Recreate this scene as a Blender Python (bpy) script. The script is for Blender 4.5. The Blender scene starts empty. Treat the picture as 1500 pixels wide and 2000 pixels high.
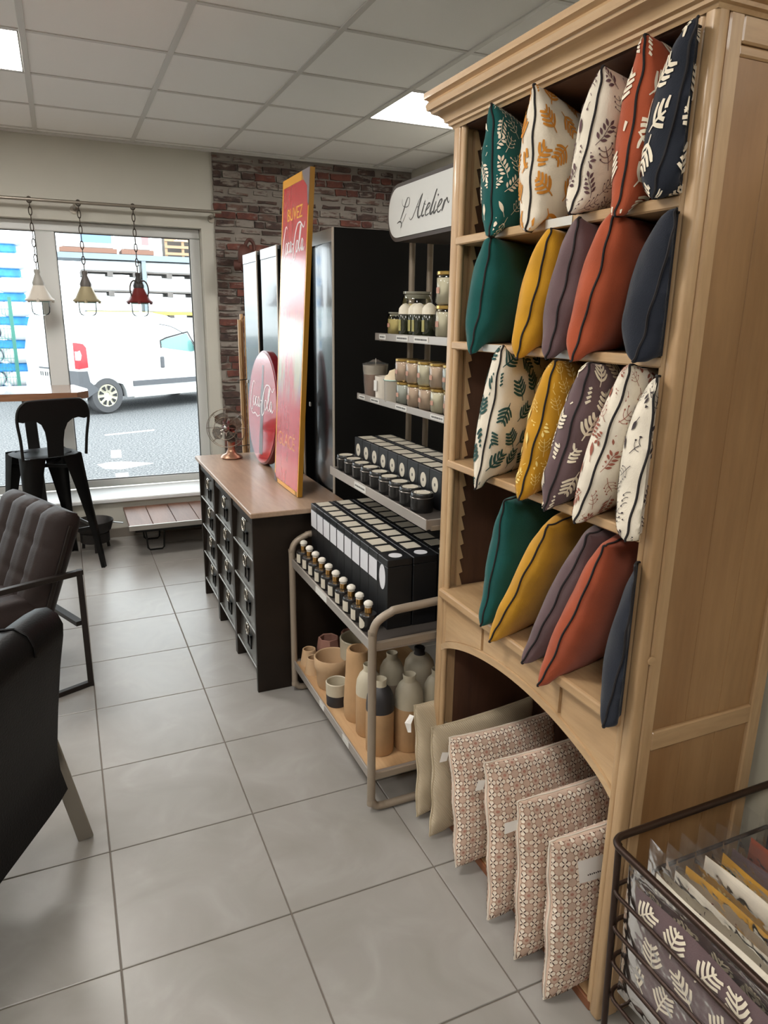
import bpy, bmesh, math, random
from mathutils import Vector, Matrix

# ------------------------------------------------------------------ camera, sky, exposure
SC = bpy.context.scene
COL = SC.collection
PI = math.pi


def lin(c):
    c = c / 255.0
    return c / 12.92 if c <= 0.04045 else ((c + 0.055) / 1.055) ** 2.4


def rgb(r, g, b):
    return (lin(r), lin(g), lin(b), 1.0)


cam_data = bpy.data.cameras.new('camera')
cam = bpy.data.objects.new('camera', cam_data)
COL.objects.link(cam)
yaw, pitch, roll = 0.4203, 0.2684, 0.0139
fwd = Vector((math.sin(yaw) * math.cos(pitch), math.cos(yaw) * math.cos(pitch), -math.sin(pitch)))
r0 = Vector((math.cos(yaw), -math.sin(yaw), 0))
u0 = r0.cross(fwd)
rr = math.cos(roll) * r0 + math.sin(roll) * u0
uu = -math.sin(roll) * r0 + math.cos(roll) * u0
mw = Matrix.Identity(4)
for i in range(3):
    mw[i][0], mw[i][1], mw[i][2] = rr[i], uu[i], -fwd[i]
mw[2][3] = 1.5738
cam.matrix_world = mw
cam_data.sensor_fit = 'VERTICAL'
cam_data.sensor_height = 36.0
cam_data.sensor_width = 27.0
cam_data.lens = 36.0 * 1383.8 / 2000.0
cam_data.clip_start = 0.05
cam_data.clip_end = 300
SC.camera = cam

SC.view_settings.view_transform = 'Standard'
SC.view_settings.look = 'None'
SC.view_settings.gamma = 1.0
SC.view_settings.use_curve_mapping = False
SC.view_settings.exposure = 0.12

SKY_STRENGTH = 4.6
LAMP_STRENGTH = 33.0
world = bpy.data.worlds.new('overcast_sky')
SC.world = world
world.use_nodes = True
wb = world.node_tree.nodes['Background']
wb.inputs[0].default_value = (0.90, 0.96, 1.0, 1)
wb.inputs[1].default_value = SKY_STRENGTH

# ------------------------------------------------------------------ materials


class NT:
    def __init__(self, name):
        self.m = bpy.data.materials.new(name)
        self.m.use_nodes = True
        self.t = self.m.node_tree
        self.b = self.t.nodes['Principled BSDF']

    def n(self, typ, **kw):
        nd = self.t.nodes.new(typ)
        for k, v in kw.items():
            if k.startswith('i_'):
                key = k[2:]
                key = int(key) if key.isdigit() else key.replace('_', ' ')
                nd.inputs[key].default_value = v
            else:
                setattr(nd, k, v)
        return nd

    def l(self, a, ao, b, bi):
        self.t.links.new(a.outputs[ao], b.inputs[bi])

    def coords(self, scale=(1, 1, 1), kind='Object', rot=(0, 0, 0)):
        tc = self.n('ShaderNodeTexCoord')
        mp = self.n('ShaderNodeMapping')
        mp.inputs['Scale'].default_value = scale
        mp.inputs['Rotation'].default_value = rot
        self.l(tc, kind, mp, 'Vector')
        return mp

    def noise(self, vec, scale, detail=3.0, rough=0.55):
        nz = self.n('ShaderNodeTexNoise')
        nz.inputs['Scale'].default_value = scale
        nz.inputs['Detail'].default_value = detail
        nz.inputs['Roughness'].default_value = rough
        if vec:
            self.l(vec, 'Vector', nz, 'Vector')
        return nz

    def ramp(self, src, out, stops):
        r = self.n('ShaderNodeValToRGB')
        e = r.color_ramp.elements
        while len(e) < len(stops):
            e.new(0.5)
        for el, (p, c) in zip(e, stops):
            el.position = p
            el.color = c
        self.l(src, out, r, 'Fac')
        return r

    def bump(self, src, out, strength, dist=0.01):
        b = self.n('ShaderNodeBump')
        b.inputs['Strength'].default_value = strength
        b.inputs['Distance'].default_value = dist
        self.l(src, out, b, 'Height')
        self.l(b, 'Normal', self.b, 'Normal')
        return b


MC = {}


def shade(c, f):
    return tuple(min(1, x * f) for x in c[:3]) + (1,)


def plain(name, c, rough=0.5, metal=0.0, var=0.0, nscale=8.0, bump=0.0, bscale=200.0, coat=0.0, spec=0.5, sheen=0.0):
    if name in MC:
        return MC[name]
    k = NT(name)
    k.b.inputs['Base Color'].default_value = c
    k.b.inputs['Roughness'].default_value = rough
    k.b.inputs['Metallic'].default_value = metal
    k.b.inputs['Specular IOR Level'].default_value = spec
    if coat:
        k.b.inputs['Coat Weight'].default_value = coat
        k.b.inputs['Coat Roughness'].default_value = 0.06
    if sheen:
        k.b.inputs['Sheen Weight'].default_value = sheen
    if var:
        v = k.coords()
        nz = k.noise(v, nscale, 4.0)
        r = k.ramp(nz, 'Fac', [(0.3, shade(c, 1 - var)), (0.7, shade(c, 1 + var))])
        k.l(r, 'Color', k.b, 'Base Color')
    if bump:
        v = k.coords()
        nz = k.noise(v, bscale, 2.0)
        k.bump(nz, 'Fac', bump, 0.004)
    MC[name] = k.m
    return k.m


def wood(name, c1, c2, axis='z', rough=0.45, scale=9.0, coat=0.0):
    if name in MC:
        return MC[name]
    k = NT(name)
    s = {'x': (0.12, 1, 1), 'y': (1, 0.12, 1), 'z': (1, 1, 0.12)}[axis]
    v = k.coords(s)
    nz = k.noise(v, scale, 6.0, 0.6)
    nz.inputs['Distortion'].default_value = 0.6
    r = k.ramp(nz, 'Fac', [(0.30, c2), (0.5, tuple((a + b) / 2 for a, b in zip(c1, c2))), (0.68, c1)])
    fine = k.noise(v, scale * 14, 3.0)
    mx = k.n('ShaderNodeMix', data_type='RGBA', blend_type='MULTIPLY')
    mx.inputs['Factor'].default_value = 0.35
    fr = k.ramp(fine, 'Fac', [(0.35, (0.72, 0.70, 0.66, 1)), (0.6, (1, 1, 1, 1))])
    k.l(r, 'Color', mx, 'A')
    k.l(fr, 'Color', mx, 'B')
    k.l(mx, 'Result', k.b, 'Base Color')
    k.b.inputs['Roughness'].default_value = rough
    if coat:
        k.b.inputs['Coat Weight'].default_value = coat
    k.bump(fine, 'Fac', 0.08, 0.003)
    MC[name] = k.m
    return k.m


def fabric(name, c, scale=420.0, bump=0.25, var=0.10):
    if name in MC:
        return MC[name]
    k = NT(name)
    v = k.coords()
    nz = k.noise(v, 14.0, 4.0)
    r = k.ramp(nz, 'Fac', [(0.3, shade(c, 1 - var)), (0.7, shade(c, 1 + var))])
    k.l(r, 'Color', k.b, 'Base Color')
    k.b.inputs['Roughness'].default_value = 0.92
    k.b.inputs['Specular IOR Level'].default_value = 0.25
    k.b.inputs['Sheen Weight'].default_value = 0.15
    w = k.noise(v, scale, 2.0)
    k.bump(w, 'Fac', bump, 0.003)
    MC[name] = k.m
    return k.m


def emis(name, c, s):
    if name in MC:
        return MC[name]
    k = NT(name)
    k.b.inputs['Base Color'].default_value = (0.9, 0.9, 0.9, 1)
    k.b.inputs['Emission Color'].default_value = c
    k.b.inputs['Emission Strength'].default_value = s
    MC[name] = k.m
    return k.m


def glassy(name, tint=(1, 1, 1, 1), gloss_rough=0.02, ior=1.35, haze=0.0):
    """clear film or pane: transparent with a Fresnel reflection"""
    if name in MC:
        return MC[name]
    k = NT(name)
    tr = k.n('ShaderNodeBsdfTransparent')
    tr.inputs['Color'].default_value = tint
    gl = k.n('ShaderNodeBsdfGlossy')
    gl.inputs['Roughness'].default_value = gloss_rough
    fr = k.n('ShaderNodeFresnel')
    fr.inputs['IOR'].default_value = ior
    mx = k.n('ShaderNodeMixShader')
    k.l(fr, 'Fac', mx, 'Fac')
    k.l(tr, 'BSDF', mx, 1)
    k.l(gl, 'BSDF', mx, 2)
    last = mx
    if haze:
        df = k.n('ShaderNodeBsdfDiffuse')
        df.inputs['Color'].default_value = (0.8, 0.8, 0.78, 1)
        m2 = k.n('ShaderNodeMixShader')
        m2.inputs['Fac'].default_value = haze
        k.l(mx, 'Shader', m2, 1)
        k.l(df, 'BSDF', m2, 2)
        last = m2
    if gloss_rough < 0.2 and haze:
        v = k.coords()
        nz = k.noise(v, 10.0, 3.0)
        b = k.n('ShaderNodeBump')
        b.inputs['Strength'].default_value = 0.5
        b.inputs['Distance'].default_value = 0.015
        k.l(nz, 'Fac', b, 'Height')
        k.l(b, 'Normal', gl, 'Normal')
        k.l(b, 'Normal', fr, 'Normal')
    k.l(last, 'Shader', k.t.nodes['Material Output'], 'Surface')
    MC[name] = k.m
    return k.m


# ------------------------------------------------------------------ mesh building


class MB:
    def __init__(self):
        self.bm = bmesh.new()
        self.mi = 0

    def _mark(self, faces):
        for f in faces:
            f.material_index = self.mi

    def box(self, x0, x1, y0, y1, z0, z1, bev=0.0, M=None, seg=1):
        bm = self.bm
        vs = [bm.verts.new((x, y, z)) for z in (z0, z1) for y in (y0, y1) for x in (x0, x1)]
        fs = [bm.faces.new([vs[i] for i in q]) for q in
              ((0, 2, 3, 1), (4, 5, 7, 6), (0, 1, 5, 4), (2, 6, 7, 3), (0, 4, 6, 2), (1, 3, 7, 5))]
        self._mark(fs)
        if bev > 0:
            es = {e for f in fs for e in f.edges}
            r = bmesh.ops.bevel(bm, geom=list(es), offset=bev, segments=seg, affect='EDGES', profile=0.5)
            self._mark(r['faces'])
            vs = list({v for f in r['faces'] for v in f.verts} | {v for v in vs if v.is_valid})
        if M is not None:
            bmesh.ops.transform(bm, matrix=M, verts=[v for v in vs if v.is_valid])
        return self

    def quad(self, a, b, c, d):
        f = self.bm.faces.new([self.bm.verts.new(p) for p in (a, b, c, d)])
        f.material_index = self.mi
        return self

    def lathe(self, prof, seg=20, o=(0, 0, 0), M=None, cap=True):
        bm = self.bm
        rings, vs = [], []
        for r, z in prof:
            if r < 1e-6:
                v = bm.verts.new((o[0], o[1], o[2] + z))
                rings.append([v])
            else:
                rings.append([bm.verts.new((o[0] + r * math.cos(2 * PI * k / seg), o[1] + r * math.sin(2 * PI * k / seg), o[2] + z)) for k in range(seg)])
            vs += rings[-1]
        fs = []
        for a, b in zip(rings, rings[1:]):
            for k in range(seg):
                k2 = (k + 1) % seg
                if len(a) == 1 and len(b) == 1:
                    continue
                if len(a) == 1:
                    fs.append(bm.faces.new((a[0], b[k], b[k2])))
                elif len(b) == 1:
                    fs.append(bm.faces.new((a[k], a[k2], b[0])))
                else:
                    fs.append(bm.faces.new((a[k], a[k2], b[k2], b[k])))
        if cap:
            for rg in (rings[0], rings[-1]):
                if len(rg) > 2:
                    fs.append(bm.faces.new(rg))
        self._mark(fs)
        if M is not None:
            bmesh.ops.transform(bm, matrix=M, verts=vs)
        return self

    def tube(self, pts, r, seg=8, closed=False, sx=1.0, rs=None):
        bm = self.bm
        pts = [Vector(p) for p in pts]
        n = len(pts)
        rings = []
        prev = None
        for i, p in enumerate(pts):
            if closed:
                t = (pts[(i + 1) % n] - pts[i - 1]).normalized()
            else:
                t = (pts[min(i + 1, n - 1)] - pts[max(i - 1, 0)]).normalized()
            if prev is None:
                up = Vector((0, 0, 1)) if abs(t.z) < 0.9 else Vector((0, 1, 0))
                a = t.cross(up).normalized()
            else:
                a = (prev - t * prev.dot(t))
                a = a.normalized() if a.length > 1e-6 else t.orthogonal().normalized()
            prev = a
            b = t.cross(a)
            q = rs[i] if rs else r
            rings.append([bm.verts.new(p + a * q * math.cos(2 * PI * k / seg) * sx + b * q * math.sin(2 * PI * k / seg)) for k in range(seg)])
        fs = []
        pairs = list(zip(rings, rings[1:]))
        if closed:
            pairs.append((rings[-1], rings[0]))
        for a, b in pairs:
            for k in range(seg):
                k2 = (k + 1) % seg
                fs.append(bm.faces.new((a[k], a[k2], b[k2], b[k])))
        if not closed:
            fs.append(bm.faces.new(rings[0]))
            fs.append(bm.faces.new(rings[-1]))
        self._mark(fs)
        return self

    def bar(self, p, q, w, h, bev=0.0):
        """rectangular bar from p to q; w is measured across, h along the other normal"""
        p, q = Vector(p), Vector(q)
        t = (q - p)
        L = t.length
        t.normalize()
        up = Vector((0, 0, 1)) if abs(t.z) < 0.95 else Vector((0, 1, 0))
        a = t.cross(up).normalized()
        b = a.cross(t)
        M = Matrix.Identity(4)
        for i in range(3):
            M[i][0], M[i][1], M[i][2], M[i][3] = t[i], a[i], b[i], p[i]
        return self.box(0, L, -w / 2, w / 2, -h / 2, h / 2, bev, M)

    def prism(self, poly, o, u, v, d):
        """polygon in the plane (u,v) at o, pushed along u x v by d"""
        o, u, v = Vector(o), Vector(u), Vector(v)
        w = u.cross(v).normalized() * d
        a = [self.bm.verts.new(o + u * p + v * q) for p, q in poly]
        b = [self.bm.verts.new(o + u * p + v * q + w) for p, q in poly]
        fs = [self.bm.faces.new(a[::-1]), self.bm.faces.new(b)]
        n = len(poly)
        for i in range(n):
            j = (i + 1) % n
            fs.append(self.bm.faces.new((a[i], a[j], b[j], b[i])))
        self._mark(fs)
        return self

    def strip(self, rows):
        """rows: list of lists of points, joined as a grid"""
        vr = [[self.bm.verts.new(p) for p in r] for r in rows]
        fs = []
        for a, b in zip(vr, vr[1:]):
            for i in range(len(a) - 1):
                fs.append(self.bm.faces.new((a[i], a[i + 1], b[i + 1], b[i])))
        self._mark(fs)
        return self

    def stroke(self, pts, widths, place):
        """flat ribbon along 2-D pts; place(x, y) gives the 3-D point"""
        n = len(pts)
        if n < 2:
            return self
        rows = []
        for i in range(n):
            x0, y0 = pts[max(i - 1, 0)]
            x1, y1 = pts[min(i + 1, n - 1)]
            dx, dy = x1 - x0, y1 - y0
            L = math.hypot(dx, dy) or 1
            w = widths[i] if isinstance(widths, (list, tuple)) else widths
            px, py = -dy / L * w / 2, dx / L * w / 2
            a = place(pts[i][0] - px, pts[i][1] - py)
            b = place(pts[i][0] + px, pts[i][1] + py)
            rows.append(None if a is None or b is None else (a, b))
        run = []
        for r in rows + [None]:
            if r is None:
                if len(run) > 1:
                    self.strip(run)
                run = []
            else:
                run.append(r)
        return self

    def build(self, name, mat, parent=None, smooth=None, kind=None, normals=True, local=False):
        bm = self.bm
        if normals:
            bmesh.ops.recalc_face_normals(bm, faces=bm.faces)
        me = bpy.data.meshes.new(name)
        o = bpy.data.objects.new(name, me)
        COL.objects.link(o)
        if parent is not None:
            o.parent = parent
            if not local:
                off = Vector((0, 0, 0))
                p = parent
                while p is not None:
                    off += p.location
                    p = p.parent
                for v in bm.verts:
                    v.co -= off
        bm.to_mesh(me)
        bm.free()
        for m in (mat if isinstance(mat, (list, tuple)) else [mat]):
            me.materials.append(m)
        if smooth is not None:
            for p in me.polygons:
                p.use_smooth = True
            me.set_sharp_from_angle(angle=math.radians(smooth))
        if kind:
            o['kind'] = kind
        return o


def tag(o, label=None, cat=None, group=None, kind=None):
    if label:
        o['label'] = label
    if cat:
        o['category'] = cat
    if group:
        o['group'] = group
    if kind:
        o['kind'] = kind
    return o


def thing(name, label, cat, loc=(0, 0, 0), group=None, rz=0.0):
    o = bpy.data.objects.new(name, None)
    o.empty_display_size = 0.05
    COL.objects.link(o)
    o.location = loc
    o.rotation_euler = (0, 0, rz)
    return tag(o, label, cat, group)


def dup(root, loc=None, rz=None, label=None, group=None):
    def cp(o, par):
        c = o.copy()
        COL.objects.link(c)
        c.parent = par
        for ch in list(o.children):
            cp(ch, c)
        return c
    r = cp(root, None)
    if loc is not None:
        r.location = loc
    if rz is not None:
        r.rotation_euler = (0, 0, rz)
    return tag(r, label, None, group)


def smoothpath(pts, n=6, closed=False):
    """Catmull-Rom through pts"""
    P = [Vector(p) if len(p) == 3 else Vector((p[0], p[1], 0)) for p in pts]
    out = []
    m = len(P)
    rng = range(m if closed else m - 1)
    for i in rng:
        a = P[(i - 1) % m] if closed or i > 0 else P[i] * 2 - P[i + 1]
        b, c = P[i], P[(i + 1) % m]
        d = P[(i + 2) % m] if closed or i + 2 < m else P[i + 1] * 2 - P[i]
        for k in range(n):
            t = k / n
            out.append(0.5 * ((2 * b) + (c - a) * t + (2 * a - 5 * b + 4 * c - d) * t * t + (3 * b - a - 3 * c + d) * t ** 3))
    if not closed:
        out.append(P[-1])
    return out


def sp2(pts, n=6):
    return [(p.x, p.y) for p in smoothpath(pts, n)]


ORD = ['first', 'second', 'third', 'fourth', 'fifth', 'sixth', 'seventh', 'eighth', 'ninth', 'tenth', 'eleventh', 'twelfth']
FONT = None


def text(name, body, mat, parent, M, size, ext=0.0004, ax='LEFT'):
    cu = bpy.data.curves.new(name, 'FONT')
    cu.body = body
    cu.size = size
    cu.extrude = ext
    cu.align_x = ax
    cu.materials.append(mat)
    tmp = bpy.data.objects.new(name, cu)
    COL.objects.link(tmp)
    bpy.context.view_layer.update()
    me = bpy.data.meshes.new_from_object(tmp.evaluated_get(bpy.context.evaluated_depsgraph_get()))
    bpy.data.objects.remove(tmp)
    bpy.data.curves.remove(cu)
    o = bpy.data.objects.new(name, me)
    COL.objects.link(o)
    o.parent = parent
    M = M.copy()
    off = Vector((0, 0, 0))
    p = parent
    while p is not None:
        off += p.location
        p = p.parent
    M.translation = M.translation - off
    o.matrix_local = M
    return o


def frameM(o, x, y):
    x, y = Vector(x).normalized(), Vector(y).normalized()
    z = x.cross(y)
    M = Matrix.Identity(4)
    for i in range(3):
        M[i][0], M[i][1], M[i][2], M[i][3] = x[i], y[i], z[i], o[i]
    return M

# ================================================================== THE ROOM
H = 2.7076
YW = 5.61          # inner face of the window wall
m_wall = plain('wall_paint', rgb(190, 187, 176), 0.8, var=0.03, nscale=1.5, bump=0.05, bscale=90)
m_wall_warm = plain('wall_paint_warm', rgb(206, 198, 176), 0.8, var=0.03, nscale=1.5)
m_grout = plain('tile_grout', rgb(112, 104, 96), 0.9)
m_white = plain('white_lacquer', rgb(222, 224, 224), 0.35)
m_base = plain('baseboard_paint', rgb(120, 112, 102), 0.6)

# floor with single tiles
k = NT('floor_tile_ceramic')
v = k.coords((1, 1, 1))
oi = k.n('ShaderNodeObjectInfo')
vm = k.n('ShaderNodeVectorMath', operation='ADD')
sc_ = k.n('ShaderNodeVectorMath', operation='SCALE')
k.l(oi, 'Location', sc_, 0)
sc_.inputs['Scale'].default_value = 3.7
k.l(v, 'Vector', vm, 0)
k.l(sc_, 'Vector', vm, 1)
nz = k.n('ShaderNodeTexNoise')
nz.inputs['Scale'].default_value = 5.0
nz.inputs['Detail'].default_value = 6.0
nz.inputs['Distortion'].default_value = 1.2
k.l(vm, 'Vector', nz, 'Vector')
r = k.ramp(nz, 'Fac', [(0.25, rgb(141, 137, 131)), (0.55, rgb(150, 146, 141)), (0.8, rgb(160, 157, 152))])
k.l(r, 'Color', k.b, 'Base Color')
rr_ = k.n('ShaderNodeMapRange')
rr_.inputs['To Min'].default_value = 0.24
rr_.inputs['To Max'].default_value = 0.42
k.l(nz, 'Fac', rr_, 'Value')
k.l(rr_, 'Result', k.b, 'Roughness')
k.b.inputs['Specular IOR Level'].default_value = 0.5
m_tile = k.m
TS = 0.4385
fx, fy = -0.0125, 1.9724
floor = MB().box(-4.2, 2.8, -8.0, 5.7, -0.2, -0.0035).build('floor', m_grout, kind='structure')
b = MB()
X0, X1, Y0, Y1 = fx - 5 * TS, fx + 6 * TS, fy - 5 * TS, fy + 8 * TS
for (x0, x1, y0, y1) in ((-4.2, X0, -8.0, 5.6), (X1, 2.8, -8.0, 5.6), (X0, X1, -8.0, Y0), (X0, X1, Y1, 5.6)):
    b.box(x0 + .002, x1 - .002, y0 + .002, y1 - .002, -0.01, 0.0)
b.build('floor_margin', m_tile, floor)
tile0 = None
for i in range(-5, 6):
    for j in range(-5, 8):
        if tile0 is None:
            h = TS / 2 - 0.0022
            t = tile0 = MB().box(-h, h, -h, h, -0.012, 0, 0.0015).build('floor_tile', m_tile, floor, local=True)
        else:
            t = tile0.copy()
            COL.objects.link(t)
        t.location = (fx + (i + .5) * TS, fy + (j + .5) * TS, 0)

# ceiling with single panels in a T-bar grid
k = NT('ceiling_panel_mineral')
k.b.inputs['Base Color'].default_value = rgb(243, 243, 240)
k.b.inputs['Roughness'].default_value = 0.9
k.b.inputs['Specular IOR Level'].default_value = 0.2
nz = k.noise(k.coords(), 260.0, 3.0)
k.bump(nz, 'Fac', 0.25, 0.003)
m_panel = k.m
m_bar = plain('ceiling_bar_white', rgb(206, 205, 200), 0.5)
ceiling = MB().box(-4.2, 2.8, -8.0, 5.86, H + 0.03, H + 0.2).build('ceiling', m_panel, kind='structure')
cx0, cy0, CS = -0.0266, 3.1129, 0.6002
LIGHTS = [(-5, 1), (-1, 1), (3, 1), (-5, -3), (-1, -3), (-5, -7), (-1, -7), (3, -7)]
pan0 = None
for i in range(-6, 5):
    for j in range(-12, 4):
        if (i, j) in LIGHTS:
            continue
        if pan0 is None:
            h = CS / 2 - 0.004
            t = pan0 = MB().box(-h, h, -h, h, 0.0, 0.014, 0.003).build('ceiling_panel', m_panel, ceiling, local=True)
        else:
            t = pan0.copy()
            COL.objects.link(t)
        t.location = (cx0 + (i + .5) * CS, cy0 + (j + .5) * CS, H + 0.003)
for i in range(-6, 5):
    t = MB().box(cx0 + i * CS + .004, cx0 + (i + 1) * CS - .004, cy0 + 4 * CS + .004, YW - .03, H + .003, H + .016, .002).build('ceiling_panel', m_panel, ceiling)
b = MB().box(-4.2, cx0 - 6 * CS, -8.0, YW, H + .003, H + .016).box(cx0 + 5 * CS, 2.8, -8.0, YW, H + .003, H + .016)
b.box(cx0 - 6 * CS, cx0 + 5 * CS, -8.0, cy0 - 12 * CS, H + .003, H + .016).build('ceiling_panel', m_panel, ceiling)
for i in range(-6, 6):
    x = cx0 + i * CS
    MB().box(x - .0135, x + .0135, -8.0, YW - .02, H - .003, H + .02, .001).build('ceiling_bar', m_bar, ceiling)
for j in range(-12, 5):
    y = cy0 + j * CS
    MB().box(-4.2, 2.8, y - .012, y + .012, H - .0015, H + .018, .001).build('ceiling_bar', m_bar, ceiling)
MB().box(-4.2, 2.8, YW - .028, YW, H - .012, H + .02, .002).build('ceiling_edge_trim', m_bar, ceiling)
m_lamp = emis('lamp_diffuser', (1.0, 0.965, 0.915, 1), LAMP_STRENGTH)
lab = {(-1, 1): 'square flush ceiling light near the window, cut by the left frame edge',
       (3, 1): 'square flush ceiling light glowing beside the cabinet cornice'}
for n_, (i, j) in enumerate(LIGHTS):
    cxm, cym = cx0 + (i + .5) * CS, cy0 + (j + .5) * CS
    L = lab.get((i, j), 'square flush ceiling light, %s column from the left wall, %s row from the window' % (ORD[(-5, -1, 3).index(i)], ORD[(1, -3, -7, -11).index(j)]))
    t = thing('ceiling_light', L, 'ceiling light', (cxm, cym, H), 'square ceiling lights')
    h = CS / 2 - .014
    b = MB()
    for (a0, a1, b0, b1) in ((-h, h, -h, -h + .008), (-h, h, h - .008, h), (-h, -h + .008, -h, h), (h - .008, h, -h, h)):
        b.box(a0, a1, b0, b1, -.001, .02)
    b.build('lamp_frame', m_bar, t, local=True)
    MB().box(-h + .008, h - .008, -h + .008, h - .008, .004, .014).build('diffuser', m_lamp, t, local=True)

# window wall: one long opening from x=-3.2 to x=1.013
WX0, WX1, WZ0, WZ1 = -3.2, 1.013, 0.27, 2.181
b = MB()
b.box(-4.2, 2.8, YW, YW + .25, WZ1, H + .03)
b.box(-4.2, WX0, YW, YW + .25, -.1, WZ1)
b.box(WX1, 2.8, YW, YW + .25, -.1, WZ1)
b.box(WX0, WX1, YW, YW + .25, -.1, WZ0)
b.box(-4.2, 1.05, 5.30, YW, 0, .262)
b.build('wall_far', m_wall, kind='structure')
MB().box(-4.2, 1.05, 5.288, 5.30, 0, .068, .002).build('baseboard_far', m_base, kind='structure')
MB().box(WX0 - .05, 1.06, 5.275, 5.66, .262, .292, .006).build('trim_1', m_white, kind='structure')['label'] = 'white window sill over the low plinth'
MB().box(-4.2, -4.1, -8.0, YW + .25, 0, H + .03).build('wall_left', m_wall, kind='structure')
MB().box(-4.2, 2.8, -8.1, -8.0, 0, H + .03).build('wall_back', m_wall, kind='structure')
MB().box(2.7, 2.8, -8.0, YW, 0, H + .03).build('wall_right', m_wall, kind='structure')
MB().box(1.425, 1.50, -3.0, 2.45, 0, 2.05).build('wall_partition', m_wall_warm, kind='structure')

# window: frame, mullions, panes
win = MB()
fy0, fy1 = 5.69, 5.76
glz = []
win.box(WX0, WX1, fy0, fy1, 2.112, WZ1, .006)
win.box(WX0, WX1, fy0, fy1, .292, .345, .006)
win.box(.938, WX1, fy0, fy1, .345, 2.112, .006)
win.box(WX0, WX0 + .075, fy0, fy1, .345, 2.112, .006)
mull = [(-.094, .026), (-1.125, -1.005), (-2.155, -2.035)]
edges = [WX0 + .075]
for a, c in mull[::-1]:
    win.box(a, c, fy0, fy1, .345, 2.112, .006)
    edges += [a, c]
edges.append(.938)
m_frame = plain('window_frame_white', rgb(206, 207, 204), 0.4)
window = win.build('window_1', m_frame, smooth=40, kind='structure')
m_pane = glassy('pane_glass', (0.97, 0.985, 0.98, 1), 0.0, 1.3)
m_gask = plain('gasket_dark', rgb(70, 72, 72), 0.6)
for a, c in zip(edges[0::2], edges[1::2]):
    MB().box(a, c, fy0 + .03, fy0 + .034, .345, 2.112).build('pane', m_pane, window)
    b = MB()
    for (x0, x1, z0, z1) in ((a, a + .006, .345, 2.112), (c - .006, c, .345, 2.112), (a, c, .345, .351), (a, c, 2.106, 2.112)):
        b.box(x0, x1, fy0 + .018, fy0 + .03, z0, z1)
    b.build('gasket', m_gask, window)

# brick facing right of the window, every brick on its own
m_mortar = plain('brick_mortar', rgb(132, 124, 116), 0.95, var=0.12, nscale=9, bump=0.3, bscale=60)
brickwall = MB().box(1.11, 2.7, YW - .012, YW + .0, 0, H - .012).build('trim_2', m_mortar, kind='structure')
brickwall['label'] = 'brick facing with whitewashed courses'


def brickmat(name, c1, c2, white):
    k = NT(name)
    v = k.coords((1, 1, 1))
    oi = k.n('ShaderNodeObjectInfo')
    sc_ = k.n('ShaderNodeVectorMath', operation='SCALE')
    sc_.inputs['Scale'].default_value = 5.3
    k.l(oi, 'Location', sc_, 0)
    ad = k.n('ShaderNodeVectorMath', operation='ADD')
    k.l(v, 'Vector', ad, 0)
    k.l(sc_, 'Vector', ad, 1)
    nz = k.noise(None, 18.0, 5.0)
    k.l(ad, 'Vector', nz, 'Vector')
    r = k.ramp(nz, 'Fac', [(0.3, c2), (0.65, c1)])
    st = k.n('ShaderNodeMapping')
    st.inputs['Scale'].default_value = (0.45, 1, 1.6)
    k.l(ad, 'Vector', st, 'Vector')
    n2 = k.noise(st, 17.0, 5.0, 0.65)
    wr = k.ramp(n2, 'Fac', [(white, (0, 0, 0, 1)), (min(1, white + .10), (1, 1, 1, 1))])
    mx = k.n('ShaderNodeMix', data_type='RGBA')
    k.l(wr, 'Color', mx, 'Factor')
    k.l(r, 'Color', mx, 'A')
    mx.inputs['B'].default_value = rgb(134, 126, 118)
    k.l(mx, 'Result', k.b, 'Base Color')
    k.b.inputs['Roughness'].default_value = 0.93
    k.bump(nz, 'Fac', 0.5, 0.006)
    return k.m


mb_red = brickmat('brick_red', rgb(112, 66, 55), rgb(76, 48, 43), 0.60)
mb_dark = brickmat('brick_dark', rgb(84, 64, 57), rgb(54, 44, 41), 0.53)
mb_white = brickmat('brick_whitewashed', rgb(104, 80, 70), rgb(70, 54, 49), 0.43)
random.seed(11)
variants = {}


def brick_mesh(w, h, mi, sd):
    rnd = random.Random(sd)
    poly = []
    n = 3
    for (x0, z0, x1, z1) in ((-w / 2, -h / 2, w / 2, -h / 2), (w / 2, -h / 2, w / 2, h / 2), (w / 2, h / 2, -w / 2, h / 2), (-w / 2, h / 2, -w / 2, -h / 2)):
        for q in range(n):
            t = q / n
            j = .0035 if q else .005
            poly.append((x0 + (x1 - x0) * t + rnd.uniform(-j, j), z0 + (z1 - z0) * t + rnd.uniform(-j, j)))
    bb = MB()
    bb.prism(poly, (0, 0, 0), (1, 0, 0), (0, 0, 1), .02)
    return bb.build('brick', [mb_red, mb_dark, mb_white][mi], brickwall, local=True)


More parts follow.
